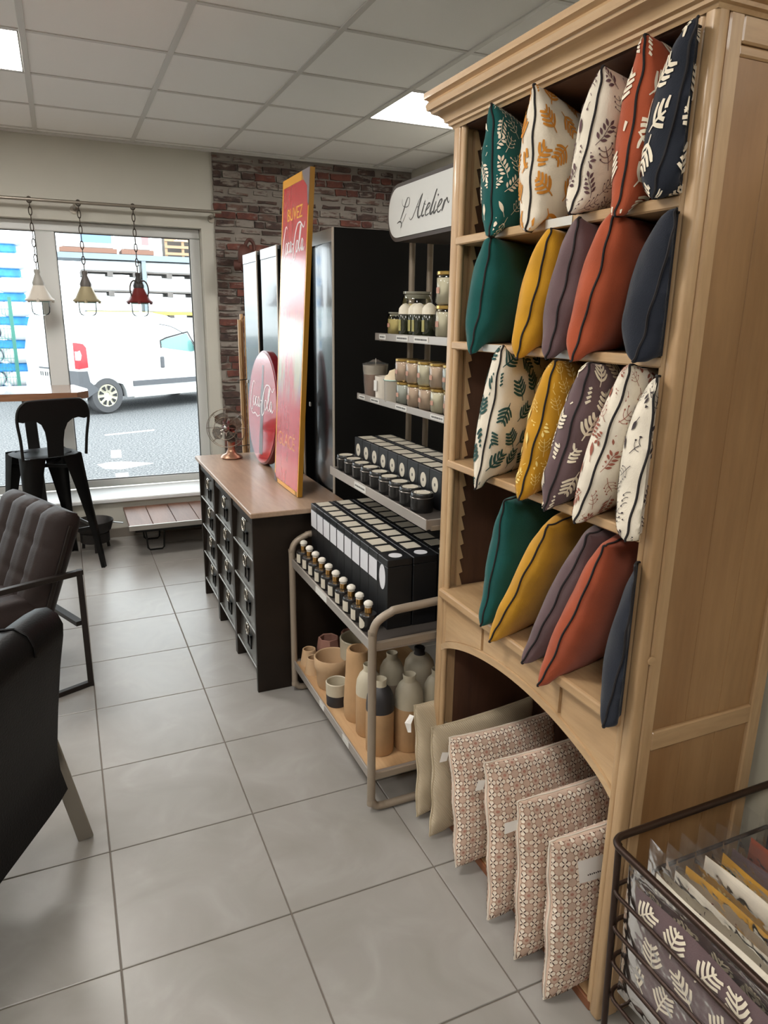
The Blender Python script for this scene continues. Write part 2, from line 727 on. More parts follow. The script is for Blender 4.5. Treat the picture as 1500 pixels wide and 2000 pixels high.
course = 0.0545
row = 0
z = H - .018 - course / 2
while z > 0.03:
    mode = (row * 7 + 3) % 5
    plaster = mode in (1, 3)
    x = 1.112 + (0 if row % 2 else -random.uniform(.03, .10))
    xmax = 2.68 if z > 1.78 else 1.29
    while x < xmax:
        w = random.choice((.07, .085, .13, .15, .17)) if not plaster else random.choice((.10, .14, .19))
        hh = course - .011 if not plaster else random.choice((.020, .026, .032, .038))
        xa, xb = max(x, 1.112), min(x + w, 2.695)
        if xb - xa > .03:
            mi = random.choice((0, 0, 1, 1, 2)) if not plaster else random.choice((1, 2, 2))
            if random.random() < .15:
                mi = 2
            key = (round(xb - xa, 2), hh, mi, random.randrange(3))
            if key not in variants:
                bo = variants[key] = brick_mesh(xb - xa, hh, mi, random.random())
            else:
                bo = variants[key].copy()
                COL.objects.link(bo)
            bo.location = ((xa + xb) / 2, YW - .012 + random.uniform(.004, .008), z + (random.uniform(-.004, .004) if plaster else 0))
            # the prism is pushed along -y
        x += w + random.uniform(.010, .016) + (random.uniform(0, .05) if plaster else 0)
    z -= course
    row += 1

# ================================================================== OUTSIDE
GZ = -0.10
k = NT('asphalt_speckled')
v = k.coords()
n1 = k.noise(v, 40.0, 4.0, 0.8)
r = k.ramp(n1, 'Fac', [(0.38, rgb(60, 62, 65)), (0.5, rgb(98, 100, 102)), (0.62, rgb(150, 151, 150))])
k.l(r, 'Color', k.b, 'Base Color')
k.b.inputs['Roughness'].default_value = 0.9
k.bump(n1, 'Fac', 0.4, 0.02)
MB().box(-30, 40, 5.86, 60, GZ - .2, GZ).build('ground', k.m, kind='structure')
m_mark = plain('road_paint', rgb(226, 226, 222), 0.8)
for nm, L, poly in (
        ('road_marking', 'white painted bar on the asphalt, nearest to the window', [(.40, 8.03), (.53, 8.04), (.51, 7.60), (.38, 7.62)]),
        ('road_marking', 'oval white painted patch on the asphalt', [(.24, 8.6), (.385, 8.70), (.55, 8.67), (.845, 8.47), (.66, 8.35), (.46, 8.24), (.31, 8.33)]),
        ('road_marking', 'small square white painted patch on the asphalt', [(.44, 9.47), (.56, 9.47), (.53, 8.95), (.415, 8.96)]),
        ('road_marking', 'faint white line on the asphalt in front of the van', [(.44, 10.80), (1.15, 11.06), (1.13, 10.96), (.435, 10.70)])):
    tag(MB().prism(poly, (0, 0, GZ), (1, 0, 0), (0, 1, 0), .003).build(nm, m_mark), L, 'road marking', 'painted road markings')

# the white van: local frame s along its length, w to its left, z up
vh, vl = Vector((.866, .5, 0)), Vector((-.5, .866, 0))
VC = Vector((.225, 12.88, GZ))
van = thing('van', 'white panel van parked on the asphalt outside the window', 'van', VC)
m_van = plain('van_white_paint', rgb(232, 234, 234), 0.25, coat=0.4)
m_grey = plain('van_grey_plastic', rgb(92, 94, 98), 0.6)
m_red = plain('tail_lamp_red', rgb(214, 34, 46), 0.2, coat=0.5)
m_tyre = plain('tyre_rubber', rgb(84, 84, 86), 0.85)
m_hub = plain('hub_silver', rgb(206, 200, 180), 0.4, metal=0.2)
m_vglass = plain('van_glass', rgb(120, 170, 166), 0.1, coat=0.6)
m_darkp = plain('dark_plastic', rgb(40, 41, 43), 0.6)


def vp(s, w, z):
    return VC + vh * s + vl * w + Vector((0, 0, z))


prof = [(.06, .30), (.0, .55), (.0, 1.0), (.04, 1.35), (.12, 1.58), (.28, 1.69), (1.5, 1.70), (1.85, 1.65), (2.25, 1.45), (2.65, 1.15), (3.3, 1.03), (3.7, .86), (3.84, .6), (3.82, .26)]
# wheel arches cut in the lower edge
arch = lambda c, r: [(c + r * math.cos(a), .26 + max(0, r * math.sin(a))) for a in [PI * q / 10 for q in range(11)]]
low = [(3.55, .26)] + arch(3.05, .39) + [(2.5, .26), (1.0, .26)] + arch(.48, .39)
poly = prof + low
b = MB()
b.prism(poly, VC + vl * 1.68, vh, Vector((0, 0, 1)), 1.68)
bev = [e for e in b.bm.edges if abs((e.verts[0].co - e.verts[1].co).dot(vl)) < .01 and (e.verts[0].co.z - GZ > .5 and e.verts[1].co.z - GZ > .5)]
bmesh.ops.bevel(b.bm, geom=bev, offset=.09, segments=3, affect='EDGES', profile=.6)
b.build('body', m_van, van, smooth=50)
for c in (.48, 3.05):
    MB().prism([(c + .385 * math.cos(q * PI / 12), .27 + .385 * math.sin(q * PI / 12)) for q in range(13)], VC + vl * 1.6, vh, (0, 0, 1), 1.5).build('wheel_arch', m_darkp, van)
    Mw = frameM(vp(c, .0, .315), (0, 0, 1), vh)
    w = MB().lathe([(.16, .16), (.27, .17), (.312, .14), (.315, .03), (.29, -.005), (.20, -.012), (.185, .01)], 28, M=Mw, cap=False).build('wheel', m_tyre, van, smooth=40)
    hb = MB().lathe([(0, .022), (.05, .024), (.06, .012), (.19, -.002), (.195, .02)], 28, M=Mw, cap=False)
    hb.build('hub_cap', m_hub, w, smooth=40)
    for q in range(9):
        a = 2 * PI * q / 9
        d = vh * math.cos(a) + Vector((0, 0, 1)) * math.sin(a)
        t_ = vh * -math.sin(a) + Vector((0, 0, 1)) * math.cos(a)
        o = vp(c, 0, .315) - vl * .012
        MB().prism([(.09, -.008), (.165, -.03), (.165, .03), (.09, .008)], o, d, t_, .012).build('hub_slot', m_darkp, w)
    MB().lathe([(.31, .0), (.31, .17)], 20, M=frameM(vp(c, 1.5, .315), (0, 0, 1), vh)).build('wheel', m_tyre, van, smooth=40)
# tail lamp wraps the rear corner
lamp = [(-.012, .78), (-.012, 1.2), (.10, 1.18), (.15, 1.12), (.16, .80)]
MB().prism(lamp, vp(0, .10, 0), vh, (0, 0, 1), .115).build('tail_lamp', m_red, van, smooth=30)
MB().prism([(-.016, .92), (-.016, 1.06), (.03, 1.08), (.055, 1.0), (.03, .92)], vp(0, .06, 0), vh, (0, 0, 1), .08).build('tail_lamp_lens', plain('lamp_clear', rgb(232, 214, 214), .2), van)
MB().prism([(-.03, .30), (-.03, .74), (.14, .74), (.17, .56), (.33, .42), (.10, .30)], vp(0, .3, 0), vh, (0, 0, 1), .315).build('bumper_corner', m_grey, van, smooth=30)
MB().prism([(-.03, .30), (-.03, .56), (.06, .56), (.06, .30)], vp(0, 1.68, 0), vh, (0, 0, 1), 1.4).build('bumper', m_van, van)
MB().prism([(1.0, .44), (2.7, .44), (2.7, .53), (1.0, .53)], vp(0, 0, 0), vh, (0, 0, 1), .02).build('side_moulding', m_grey, van)
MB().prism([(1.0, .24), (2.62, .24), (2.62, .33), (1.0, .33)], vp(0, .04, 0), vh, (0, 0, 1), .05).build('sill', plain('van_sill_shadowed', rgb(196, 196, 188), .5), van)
MB().prism([(1.66, 1.09), (1.64, 1.20), (1.76, 1.24), (2.22, 1.33), (2.42, 1.02), (2.3, 1.0)], vp(0, .0, 0), vh, (0, 0, 1), .012).build('side_window', m_vglass, van)
b = MB()
b.stroke([(1.63, 1.08), (1.62, 1.21), (1.76, 1.26), (2.24, 1.36), (2.47, 1.0)], .025, lambda s, z: vp(s, -.015, z)).build('window_seal', m_darkp, van)
b = MB()
b.stroke(sp2([(1.62, 1.5), (1.9, 1.45), (2.2, 1.3), (2.38, 1.12)]), .012, lambda s, z: vp(s, -.004, z)).build('door_gap', m_grey, van)
MB().box(1.6, 1.68, -.03, .0, .73, .93, .012, M=frameM(VC, vh, vl)).build('door_handle', m_grey, van)
MB().box(2.36, 2.5, -.2, .0, 1.0, 1.2, .04, M=frameM(VC, vh, vl), seg=2).build('mirror', m_darkp, van, smooth=40)
MB().box(-.04, .0, .55, .68, .80, 1.02, .015, M=frameM(VC, vh, vl)).build('rear_handle', m_grey, van)
pl = MB().box(-.03, .0, .72, 1.20, .60, .71, .004, M=frameM(VC, vh, vl)).build('number_plate', plain('plate_white', rgb(226, 226, 220), .4), van)
b = MB()
for q, (w0, w1) in enumerate(((.76, .80), (.84, .88), (.92, .95), (.98, 1.02), (1.07, 1.10), (1.13, 1.16))):
    b.box(-.033, -.03, w0, w1, .62, .69, M=frameM(VC, vh, vl))
b.build('plate_marks', plain('plate_dark', rgb(70, 72, 74), .5), pl, kind='stuff')
MB().box(-.02, .0, .70, 1.22, .74, .765, .004, M=frameM(VC, vh, vl)).build('plate_light_bar', m_grey, van)

# slab stacks on pallets behind the van
m_slab = plain('wrapped_slabs', rgb(228, 230, 230), 0.5, var=.03, nscale=3)
m_pallet = plain('pallet_wood_grey', rgb(118, 112, 108), 0.8, var=.15, nscale=6)
m_steel = plain('rack_steel', rgb(140, 150, 158), 0.5, metal=.3)


def slab_stack(label, x, y, z, w, h):
    t = thing('slab_stack', label, 'stacked slabs', (x, y, z), 'pallets of slabs behind the van')
    b = MB()
    for q in range(3):
        b.box(x + (w - .12) * q / 2, x + (w - .12) * q / 2 + .12, y, y + 1, z, z + .09)
    b.box(x, x + w, y, y + 1, z + .09, z + .12)
    b.build('pallet', m_pallet, t)
    MB().box(x + .02, x + w - .02, y + .02, y + .98, z + .12, z + h, .02).build('load', m_slab, t)


zs = [GZ, .44, .98, 1.52, 1.96, 2.2]
for c in range(4):
    zb = GZ
    for rw, hh in enumerate((.54, .54, .52, .46, .42, .34)):
        slab_stack('pallet of white slabs behind the van, %s stack from the left, %s layer up' % (ORD[c], ORD[rw]), .55 + c * 1.3, 18, zb, 1.22, hh)
        zb += hh
t = thing('storage_rack', 'steel storage rack above the slab stacks behind the van', 'rack', (.0, 18, GZ))
for x in (-.02, 1.85, 5.7):
    MB().box(x, x + .09, 17.9, 18.0, GZ, 2.86).build('rack_post', m_steel, t)
MB().box(-.02, 5.8, 17.88, 18.98, 2.74, 2.86).build('rack_shelf', m_steel, t)
MB().box(.6, 5.8, 17.86, 17.9, 1.55, 1.62).build('rack_beam', plain('rack_yellow', rgb(226, 196, 90), .5), t)
for i_, (lb, x0, x1, c) in enumerate((('wrapped pallet load with blue film on the rack', .15, 1.35, rgb(120, 150, 196)), ('wrapped pallet load with red print on the rack', 1.45, 2.15, rgb(206, 130, 130)))):
    t = thing('wrapped_load', lb, 'wrapped load', (x0, 18, 2.86))
    MB().box(x0, x1, 18.05, 18.9, 2.88, 2.98).build('pallet', plain('pallet_wood_brown', rgb(140, 104, 88), .8), t)
    MB().box(x0 + .05, x1 - .05, 18.1, 18.85, 2.98, 3.5, .06, seg=2).build('load', m_slab, t)
    b = MB()
    b.box(x0 + .45, x1 - .1, 18.08, 18.1, 3.1, 3.5)
    b.build('print', plain('load_print_%d' % i_, c, .5), t)
t = thing('wooden_crate', 'open wooden lattice crate on the storage rack', 'crate', (2.4, 18, 2.86))
m_crate = plain('crate_wood', rgb(176, 146, 116), .8)
for q in range(4):
    MB().box(2.4, 3.6, 18, 18.03, 2.9 + q * .15, 2.96 + q * .15).build('slat', m_crate, t)
for q in range(4):
    MB().box(2.4 + q * .38, 2.46 + q * .38, 18.03, 18.06, 2.86, 3.5).build('post', m_crate, t)
MB().box(2.45, 3.55, 18.3, 18.9, 2.86, 3.4).build('load', plain('crate_load_dark', rgb(96, 90, 86), .9), t)

# sacks in blue film at the left, and the mesh fence
m_sack = plain('white_sack', rgb(226, 228, 228), .5)
m_blue = plain('blue_film', rgb(58, 140, 204), .3, var=.3, nscale=7)
random.seed(4)
for q in range(7):
    t = thing('sack_layer', 'white sacks with blue film, %s layer up of the pile by the fence' % ORD[q], 'sacks', (-1.25, 17, GZ + q * .47), 'sack pile by the fence')
    z0 = GZ + q * .47
    x1 = -.42 + .04 * q * (1 if q < 3 else -1)
    MB().box(-1.75, x1, 16.9, 17.7, z0, z0 + .17, .03).build('film', m_blue, t)
    for s_ in range(2):
        MB().box(-1.72 + s_ * .62, -1.14 + s_ * .62, 16.8, 17.6, z0 + .17, z0 + .47, .13, seg=3).build('sack', m_sack, t, smooth=60)
m_green = plain('fence_green', rgb(70, 134, 120), .5)
t = thing('mesh_fence', 'green wire mesh fence at the roadside by the sacks', 'fence', (-.88, 15.5, GZ))
for x in (-.82, -3.3):
    MB().box(x - .03, x + .03, 15.5, 15.56, GZ, 1.85).build('post', m_green, t)
b = MB()
for q in range(46):
    x = -.86 - q * .053
    b.box(x - .0035, x + .0035, 15.525, 15.532, GZ + .05, 1.75)
for q in range(10):
    b.box(-3.3, -.82, 15.52, 15.53, GZ + .1 + q * .18, GZ + .108 + q * .18)
b.build('wire_mesh', m_green, t, kind='stuff')

# ================================================================== CURTAIN ROD, HANGING LAMPS
m_rod = plain('brushed_steel', rgb(150, 142, 130), 0.35, metal=0.7)
rod = thing('curtain_rod', 'thin brushed steel rod above the window', 'rod', (-.6, 5.5, 2.28))
MB().tube([(-3.2, 5.5, 2.28), (1.14, 5.5, 2.285)], .011, 10).build('bar', m_rod, rod, smooth=60)
for x in (-1.6, .165, 1.09):
    MB().tube([(x, 5.5, 2.28), (x, 5.5, 2.262), (x, 5.53, 2.255), (x, 5.61, 2.255)], .008, 8).lathe([(.0, 0), (.028, .002), (.028, .01)], 14, M=frameM((x, 5.61, 2.25), (1, 0, 0), (0, 0, 1))).build('bracket', m_rod, rod, smooth=50)

m_chain = plain('chain_dark', rgb(70, 62, 54), 0.5, metal=.6)
m_clear = glassy('lamp_glass', (.95, .985, .98, 1), .02, 1.12)
m_rim = plain('glass_rim_tint', rgb(170, 205, 200), .1, coat=.5)


def lantern(x, label, mcap, mneck, guard):
    t = thing('hanging_lantern', label, 'hanging lamp', (x, 5.5, 1.66), 'lanterns on the rod')
    z0, z1 = 1.845, 2.285
    n = 9
    pitch = (z1 - z0) / n
    for q in range(n):
        zc = z0 + pitch * (q + .5)
        pts = []
        for s in range(10):
            a = 2 * PI * s / 10
            p, w = .028 * math.cos(a), .010 * math.sin(a)
            pts.append((x + (w if q % 2 else 0), 5.5 + (0 if q % 2 else w), zc + p))
        MB().tube(pts, .0032, 5, closed=True).build('chain_link', m_chain, t, smooth=60)
    MB().tube([(x + .014 * math.cos(a), 5.5, 2.28 + .019 * math.sin(a)) for a in [2 * PI * s / 12 for s in range(12)]], .005, 5, closed=True).build('hook', m_chain, t, smooth=60)
    o = (x, 5.5, 0)
    MB().lathe([(0, 1.85), (.018, 1.85), (.020, 1.835), (.016, 1.82), (.03, 1.785), (.038, 1.765), (.036, 1.745), (0, 1.745)], 16, o).build('neck', mneck, t, smooth=40)
    MB().lathe([(.036, 1.748), (.05, 1.72), (.075, 1.672), (.088, 1.662), (.092, 1.655), (.088, 1.648), (.0, 1.648)], 20, o).build('cap', mcap, t, smooth=40)
    for s in range(3):
        a = 2 * PI * s / 3 + .4
        MB().lathe([(0, .012), (.010, .010), (.010, -.012), (0, -.014)], 8, (x + .088 * math.cos(a), 5.5 + .088 * math.sin(a), 1.652)).build('wing_nut', mcap, t, smooth=40)
    MB().lathe([(.058, 1.648), (.058, 1.60), (.055, 1.575), (.045, 1.560), (.02, 1.553), (0, 1.552)], 20, o, cap=False).build('glass', m_clear, t, smooth=60)
    MB().tube([(x + .058 * math.cos(a), 5.5 + .058 * math.sin(a), 1.644) for a in [2 * PI * s / 20 for s in range(20)]], .004, 5, closed=True).build('glass_rim', m_rim, t, smooth=60)
    if guard:
        for s in range(2):
            sg = (-1, 1)[s]
            pts = [(x + sg * .03 + sg * .032 * math.cos(a) * 1.0, 5.47, 1.735 + .062 * math.sin(a)) for a in [2 * PI * q / 18 for q in range(18)]]
            MB().tube(pts, .005, 6, closed=True).build('guard_ring', m_chain, t, smooth=60)
    return t


lantern(-.105, 'cream metal lantern with clear glass, hanging in front of the mullion', plain('lamp_enamel_cream', rgb(196, 188, 176), .4), plain('lamp_enamel_grey', rgb(150, 146, 138), .4), False)
lantern(.19, 'brass coloured lantern with a dark neck, between the cream one and the red one', plain('lamp_brass_pale', rgb(172, 160, 128), .35, metal=.4), plain('lamp_neck_dark', rgb(86, 80, 76), .45), False)
lantern(.536, 'dark red lantern with wire guard rings', plain('lamp_enamel_red', rgb(104, 30, 28), .35), plain('lamp_neck_black', rgb(40, 34, 32), .5), True)

# ================================================================== HIGH TABLE, STOOL, BOWL, BENCH
m_tabletop = wood('table_wood', rgb(150, 110, 84), rgb(110, 76, 56), 'x', .22, 8, coat=.5)
m_black = plain('black_metal', rgb(22, 21, 20), 0.42, metal=.4)
t = thing('high_table', 'long wooden high table along the window', 'table', (-1.0, 5.28, 0))
MB().prism([(-2.6, 5.0), (.06, 5.0), (.13, 5.10), (.13, 5.24), (.05, 5.56), (-2.6, 5.56)], (0, 0, 1.035), (1, 0, 0), (0, 1, 0), .045).build('table_top', m_tabletop, t)
for x in (-.24, -2.4):
    MB().bar((x + .02, 5.22, 0), (x, 5.24, 1.035), .07, .07, .004).build('leg', m_black, t)

st = thing('bar_stool', 'black metal bar stool with a splat backrest at the high table', 'stool', (-.166, 4.775, 0), rz=math.radians(22))
# local axes: +y away from the viewer, backrest on the -y side
m_stool = plain('stool_black', rgb(24, 23, 22), 0.38, metal=.35)
sh = .185
b = MB()
rows = []
for q in range(9):
    yv = -1 + q / 4
    row_ = []
    for p in range(9):
        xv = -1 + p / 4
        sq = lambda a, c: a * math.sqrt(1 - .32 * c * c)
        x_, y_ = sq(xv, yv) * sh, sq(yv, xv) * sh
        rr2 = max(abs(xv), abs(yv))
        z_ = .752 - .012 * (1 - rr2 ** 2) - (.012 if rr2 == 1 else 0)
        row_.append((x_, y_, z_))
    rows.append(row_)
b.strip(rows)
bmesh.ops.solidify(b.bm, geom=b.bm.faces[:], thickness=.006)
b.build('seat', m_stool, st, smooth=50, local=True)
for sx in (-1, 1):
    for sy in (-1, 1):
        tp, ft = Vector((sx * .165, sy * .165, .742)), Vector((sx * .222, sy * .222, 0))
        b = MB()
        rows = []
        for q in range(9):
            f = q / 8
            c = tp.lerp(ft, f)
            w = .088 * (1 - f) ** 1.6 + .028
            rows.append([c + Vector((-sx * w, 0, 0)), c + Vector((-sx * w * .35, sy * .012, 0)), c + Vector((0, 0, 0)), c + Vector((sx * .012, -sy * w * .35, 0)), c + Vector((0, -sy * w, 0))])
        b.strip(rows)
        bmesh.ops.solidify(b.bm, geom=b.bm.faces[:], thickness=.005)
        b.build('leg', m_stool, st, smooth=50, local=True)
for (a, c) in (((-1, -1), (1, -1)), ((1, -1), (1, 1)), ((1, 1), (-1, 1)), ((-1, 1), (-1, -1))):
    zf = .27
    k_ = .165 + (.222 - .165) * (1 - zf / .742) - .008
    MB().bar((a[0] * k_, a[1] * k_, zf), (c[0] * k_, c[1] * k_, zf), .008, .02).build('foot_rest', m_stool, st, local=True)
for s in (-1, 1):
    MB().bar((-s * .155, -.155, .66), (s * .155, .155, .66), .012, .018).build('cross_brace', m_stool, st, local=True)
# backrest
BY = lambda z: -.185 - (z - .752) * .16
hp = [(-.185, .74), (-.192, .86), (-.205, .97), (-.196, 1.035), (-.165, 1.072), (-.12, 1.082), (.12, 1.082), (.165, 1.072), (.196, 1.035), (.205, .97), (.192, .86), (.185, .74)]
MB().tube([(p.x, BY(p.y), p.y) for p in smoothpath(hp, 4)], .009, 8).build('back_hoop', m_stool, st, smooth=60, local=True)
half = [(.046, .745), (.048, .84), (.056, .90), (.075, .945), (.105, .968), (.14, .975), (.175, .965), (.200, .972), (.194, 1.035), (.163, 1.070), (.12, 1.081)]
b = MB()
for (L0, L1) in zip(half[:3], half[1:4]):
    pass
outl = half + [(-x, z) for x, z in half[::-1]]
b.prism([(x, z - .752) for x, z in outl], (0, BY(.752) - .003, .752), (1, 0, 0), Vector((0, -.16, 1)), .006)
b.build('back_splat', m_stool, st, local=True)

m_iron = plain('cast_iron', rgb(46, 43, 41), .5, metal=.4)
t = thing('fire_bowl', 'round dark metal bowl on short legs under the window', 'bowl', (.085, 5.06, 0))
MB().lathe([(0, .115), (.06, .118), (.10, .145), (.122, .205), (.126, .208), (.128, .203), (.108, .14), (.065, .108), (0, .104)], 24, (.085, 5.06, 0)).build('basin', m_iron, t, smooth=50)
MB().lathe([(.085, .06), (.095, .06), (.095, .125), (.085, .125)], 20, (.085, 5.06, 0)).build('ring', m_iron, t, smooth=40)
for q in range(3):
    a = 2 * PI * q / 3 + .5
    MB().bar((.085 + .08 * math.cos(a), 5.06 + .08 * math.sin(a), .11), (.085 + .095 * math.cos(a), 5.06 + .095 * math.sin(a), 0), .02, .02).build('leg', m_iron, t)
MB().bar((.205, 5.03, .19), (.27, 5.0, .185), .012, .008).build('handle', plain('handle_steel', rgb(170, 172, 172), .3, metal=.8), t)
MB().bar((-.035, 5.09, .19), (-.09, 5.11, .185), .012, .008).build('handle', plain('handle_steel', rgb(170, 172, 172), .3, metal=.8), t)

m_plank = wood('bench_wood', rgb(142, 104, 84), rgb(104, 72, 58), 'y', .5, 7)
t = thing('low_bench', 'low bench of reddish planks on bent metal legs by the window', 'bench', (.62, 5.02, 0))
for q in range(5):
    x = .292 + q * .152
    MB().box(x + .002, x + .150, 4.75, 5.265, .20, .226, .002).build('plank', m_plank, t)
m_edge = plain('bench_edge_steel', rgb(170, 164, 156), .35, metal=.6)
MB().box(.29, 1.06, 4.735, 4.748, .196, .228).build('edge_strip', m_edge, t)
MB().box(.29, 1.06, 5.266, 5.274, .196, .228).build('edge_strip', m_edge, t)
MB().box(.33, 1.02, 4.79, 4.83, .165, .20).build('side_rail', m_black, t)
MB().box(.33, 1.02, 5.18, 5.22, .165, .20).build('side_rail', m_black, t)
for y in (4.89, 5.15):
    for x in (.40, .86):
        MB().tube([(x, y, .20), (x + .012, y, .02), (x + .025, y, .006), (x + .105, y, .006), (x + .118, y, .02), (x + .13, y, .20)], .006, 6).build('leg', m_black, t, smooth=40)

# ================================================================== ARMCHAIRS
m_leather = plain('leather_brown', rgb(42, 33, 31), .5, bump=.2, bscale=160, spec=.22)
m_leather2 = plain('leather_black', rgb(11, 10, 10), .45, bump=.2, bscale=180, spec=.14)
m_frame_dk = plain('frame_dark_steel', rgb(42, 36, 33), .4, metal=.5)
ch = thing('tufted_armchair', 'brown button-tufted leather armchair with an open flat steel frame', 'armchair', (-.024, 3.069, 0))
CA, CB = Vector((-.914, -.406, 0)), Vector((-.406, .914, 0))


def cp(a, b_, z):
    return Vector((-.024, 3.069, 0)) + CA * a + CB * b_ + Vector((0, 0, z))


for side in (0, .64):
    MB().bar(cp(0, side, 0), cp(0, side, .537), .024, .024, .002).build('leg', m_frame_dk, ch)
    MB().bar(cp(.66, side, 0), cp(.66, side, .537), .024, .024, .002).build('leg', m_frame_dk, ch)
    MB().bar(cp(-.012, side, .525), cp(.672, side, .525), .026, .022, .002).build('arm', m_frame_dk, ch)
    MB().bar(cp(0, side, .012), cp(.66, side, .012), .024, .022, .002).build('runner', m_frame_dk, ch)
    MB().bar(cp(.16, side + (.03 if side == 0 else -.03), .33), cp(.005, side + (.03 if side == 0 else -.03), .725), .024, .016, .002).build('back_post', m_frame_dk, ch)
MB().bar(cp(.02, 0, .30), cp(.02, .64, .30), .03, .02).build('cross_rail', m_frame_dk, ch)
MB().bar(cp(.64, 0, .28), cp(.64, .64, .28), .03, .02).build('cross_rail', m_frame_dk, ch)
for nm, mk in (('back_cushion', 1), ('seat_cushion', 0)):
    b = MB()
    Wd = .58
    Lh = .49 if mk else .56
    if mk:
        o = cp(.215, .03, .34)
        up = (cp(.035, .03, .775) - cp(.215, .03, .34)).normalized()
        nrm = CB.cross(up).normalized()
        if nrm.dot(CA) < 0:
            nrm = -nrm
    else:
        o = cp(.16, .03, .42)
        up = CA.copy()
        nrm = Vector((0, 0, 1))
    NB, NU = 36, 34
    th = .11

    def puff(bb_, uu_):
        e = min(bb_, Wd - bb_, uu_, Lh - uu_)
        sx_ = abs(math.sin(PI * (bb_ + .0) / (Wd / 4)))
        sz_ = abs(math.sin(PI * (uu_ - .035) / (Lh / 3.4)))
        d = .026 * min(1, sx_ * 1.25) ** .6 + .009 * min(1, sz_ * 2.2) ** .6 * (.4 + .6 * (1 - sx_))
        rim_ = .045 * (1 - min(1, e / .05)) ** 2
        return d - rim_
    front, back = [], []
    for i in range(NU + 1):
        fr_, bk_ = [], []
        for j in range(NB + 1):
            bb_, uu_ = Wd * j / NB, Lh * i / NU
            base = o + CB * bb_ + up * uu_
            fr_.append(base + nrm * puff(bb_, uu_))
            e = min(bb_, Wd - bb_, uu_, Lh - uu_)
            bk_.append(base - nrm * (th - .045 * (1 - min(1, e / .05)) ** 2))
        front.append(fr_)
        back.append(bk_)
    b.strip(front)
    b.strip(back)
    per = lambda G: G[0] + [r_[-1] for r_ in G[1:]] + G[-1][-2::-1] + [r_[0] for r_ in G[-2:0:-1]]
    pf, pb = per(front), per(back)
    pf.append(pf[0])
    pb.append(pb[0])
    b.strip([pf, pb])
    bmesh.ops.remove_doubles(b.bm, verts=b.bm.verts, dist=.0004)
    cu = b.build(nm, m_leather, ch, smooth=70)
    for i in range(1, 4):
        for j in range(1, 4):
            bb_, uu_ = Wd * j / 4, .035 + Lh * i / 3.4
            MB().lathe([(0, .008), (.007, .006), (.009, 0)], 10, M=frameM(o + CB * bb_ + up * uu_ + nrm * puff(bb_, uu_), CB, up) if nrm.dot(CB.cross(up)) > 0 else frameM(o + CB * bb_ + up * uu_ + nrm * puff(bb_, uu_), up, CB)).build('button', m_leather, cu, smooth=60)

ch2 = thing('black_armchair', 'black leather armchair seen from behind, on steel legs', 'armchair', (-.12, 1.98, 0))
D, FW = Vector((-.45, -.893, 0)), Vector((-.893, .45, 0))


def c2(s, f, z):
    return Vector((-.115, 1.985, 0)) + D * s + FW * f + Vector((0, 0, z))


prof2 = [(-.012, .235), (.004, .30), (.006, .37), (-.012, .50), (-.035, .64), (-.055, .735), (-.058, .77), (-.045, .80), (-.015, .818), (.02, .812), (.045, .785), (.05, .74), (.08, .50), (.10, .30), (.09, .235)]
b = MB()
SW = .66
rows = []
for q in range(13):
    s = SW * q / 12
    e = min(q, 12 - q)
    ins = {0: .022, 1: .004}.get(e, 0)
    cx_, cz_ = .02, .53
    rows.append([c2(s, f + (cx_ - f) * ins * 14 * (.25), z + (cz_ - z) * ins * 1.2) for f, z in prof2])
rows = [r_ + [r_[0]] for r_ in rows]
b.strip(rows)
bmesh.ops.remove_doubles(b.bm, verts=b.bm.verts, dist=.0004)
bmesh.ops.holes_fill(b.bm, edges=[e for e in b.bm.edges if e.is_boundary])
shell = b.build('back_shell', m_leather2, ch2, smooth=45)
for s in (.16, .5):
    MB().tube([c2(s, f, z) for f, z in ((-.060, .745), (-.060, .77), (-.046, .803), (-.015, .820), (.02, .815), (.047, .787))], .0035, 6).build('seam', m_leather2, shell, smooth=60)
# arm rests and seat in front of the shell
for s0 in (-.0, SW - .09):
    b = MB()
    Ma = frameM(c2(s0, .08, 0), FW, D)
    b.box(.012, .5, 0, .09, .30, .56, .03, Ma, seg=3).build('arm', m_leather2, ch2, smooth=50)
MB().box(.065, .56, .092, SW - .092, .28, .44, .04, frameM(c2(0, .04, 0), FW, D), seg=3).build('seat', m_leather2, ch2, smooth=50)
m_leg = plain('leg_brushed_steel', rgb(150, 143, 133), .35, metal=.75)
for s in (-.055, SW + .03):
    MB().bar(c2(s, .07, .40), c2(s - .03, -.0, 0), .045, .014, .003).build('leg', m_leg, ch2)
    MB().bar(c2(s, .45, .40), c2(s - .0, .50, 0), .045, .014, .003).build('leg', m_leg, ch2)
MB().bar(c2(-.055, .05, .385), c2(SW + .03, .05, .385), .03, .012).build('under_rail', m_leg, ch2)

# ================================================================== DRESSER, WARDROBE, SIGNS, FAN
m_dtop = wood('dresser_top_wood', rgb(174, 148, 126), rgb(146, 118, 96), 'y', .4, 6, coat=.15)
m_dk = plain('dresser_black_steel', rgb(40, 32, 26), .45, metal=.3, var=.25, nscale=5, spec=.35)
m_dr = plain('drawer_gunmetal', rgb(92, 88, 82), .34, metal=.7, var=.12, nscale=7)
m_ridge = plain('drawer_edge_bright', rgb(158, 154, 148), .3, metal=.9)
m_ring = plain('ring_nickel', rgb(166, 160, 150), .25, metal=.95)
t = thing('drawer_cabinet', 'dark steel drawer cabinet with a worn wooden top', 'cabinet', (.84, 3.35, 0))
DY0, DY1 = 2.722, 3.965
MB().box(.622, 1.05, DY0 - .03, DY1 + .03, .790, .812, .003).build('top', m_dtop, t)
MB().box(.634, 1.045, DY0, DY0 + .02, 0, .79, .002).build('side_panel', m_dk, t)
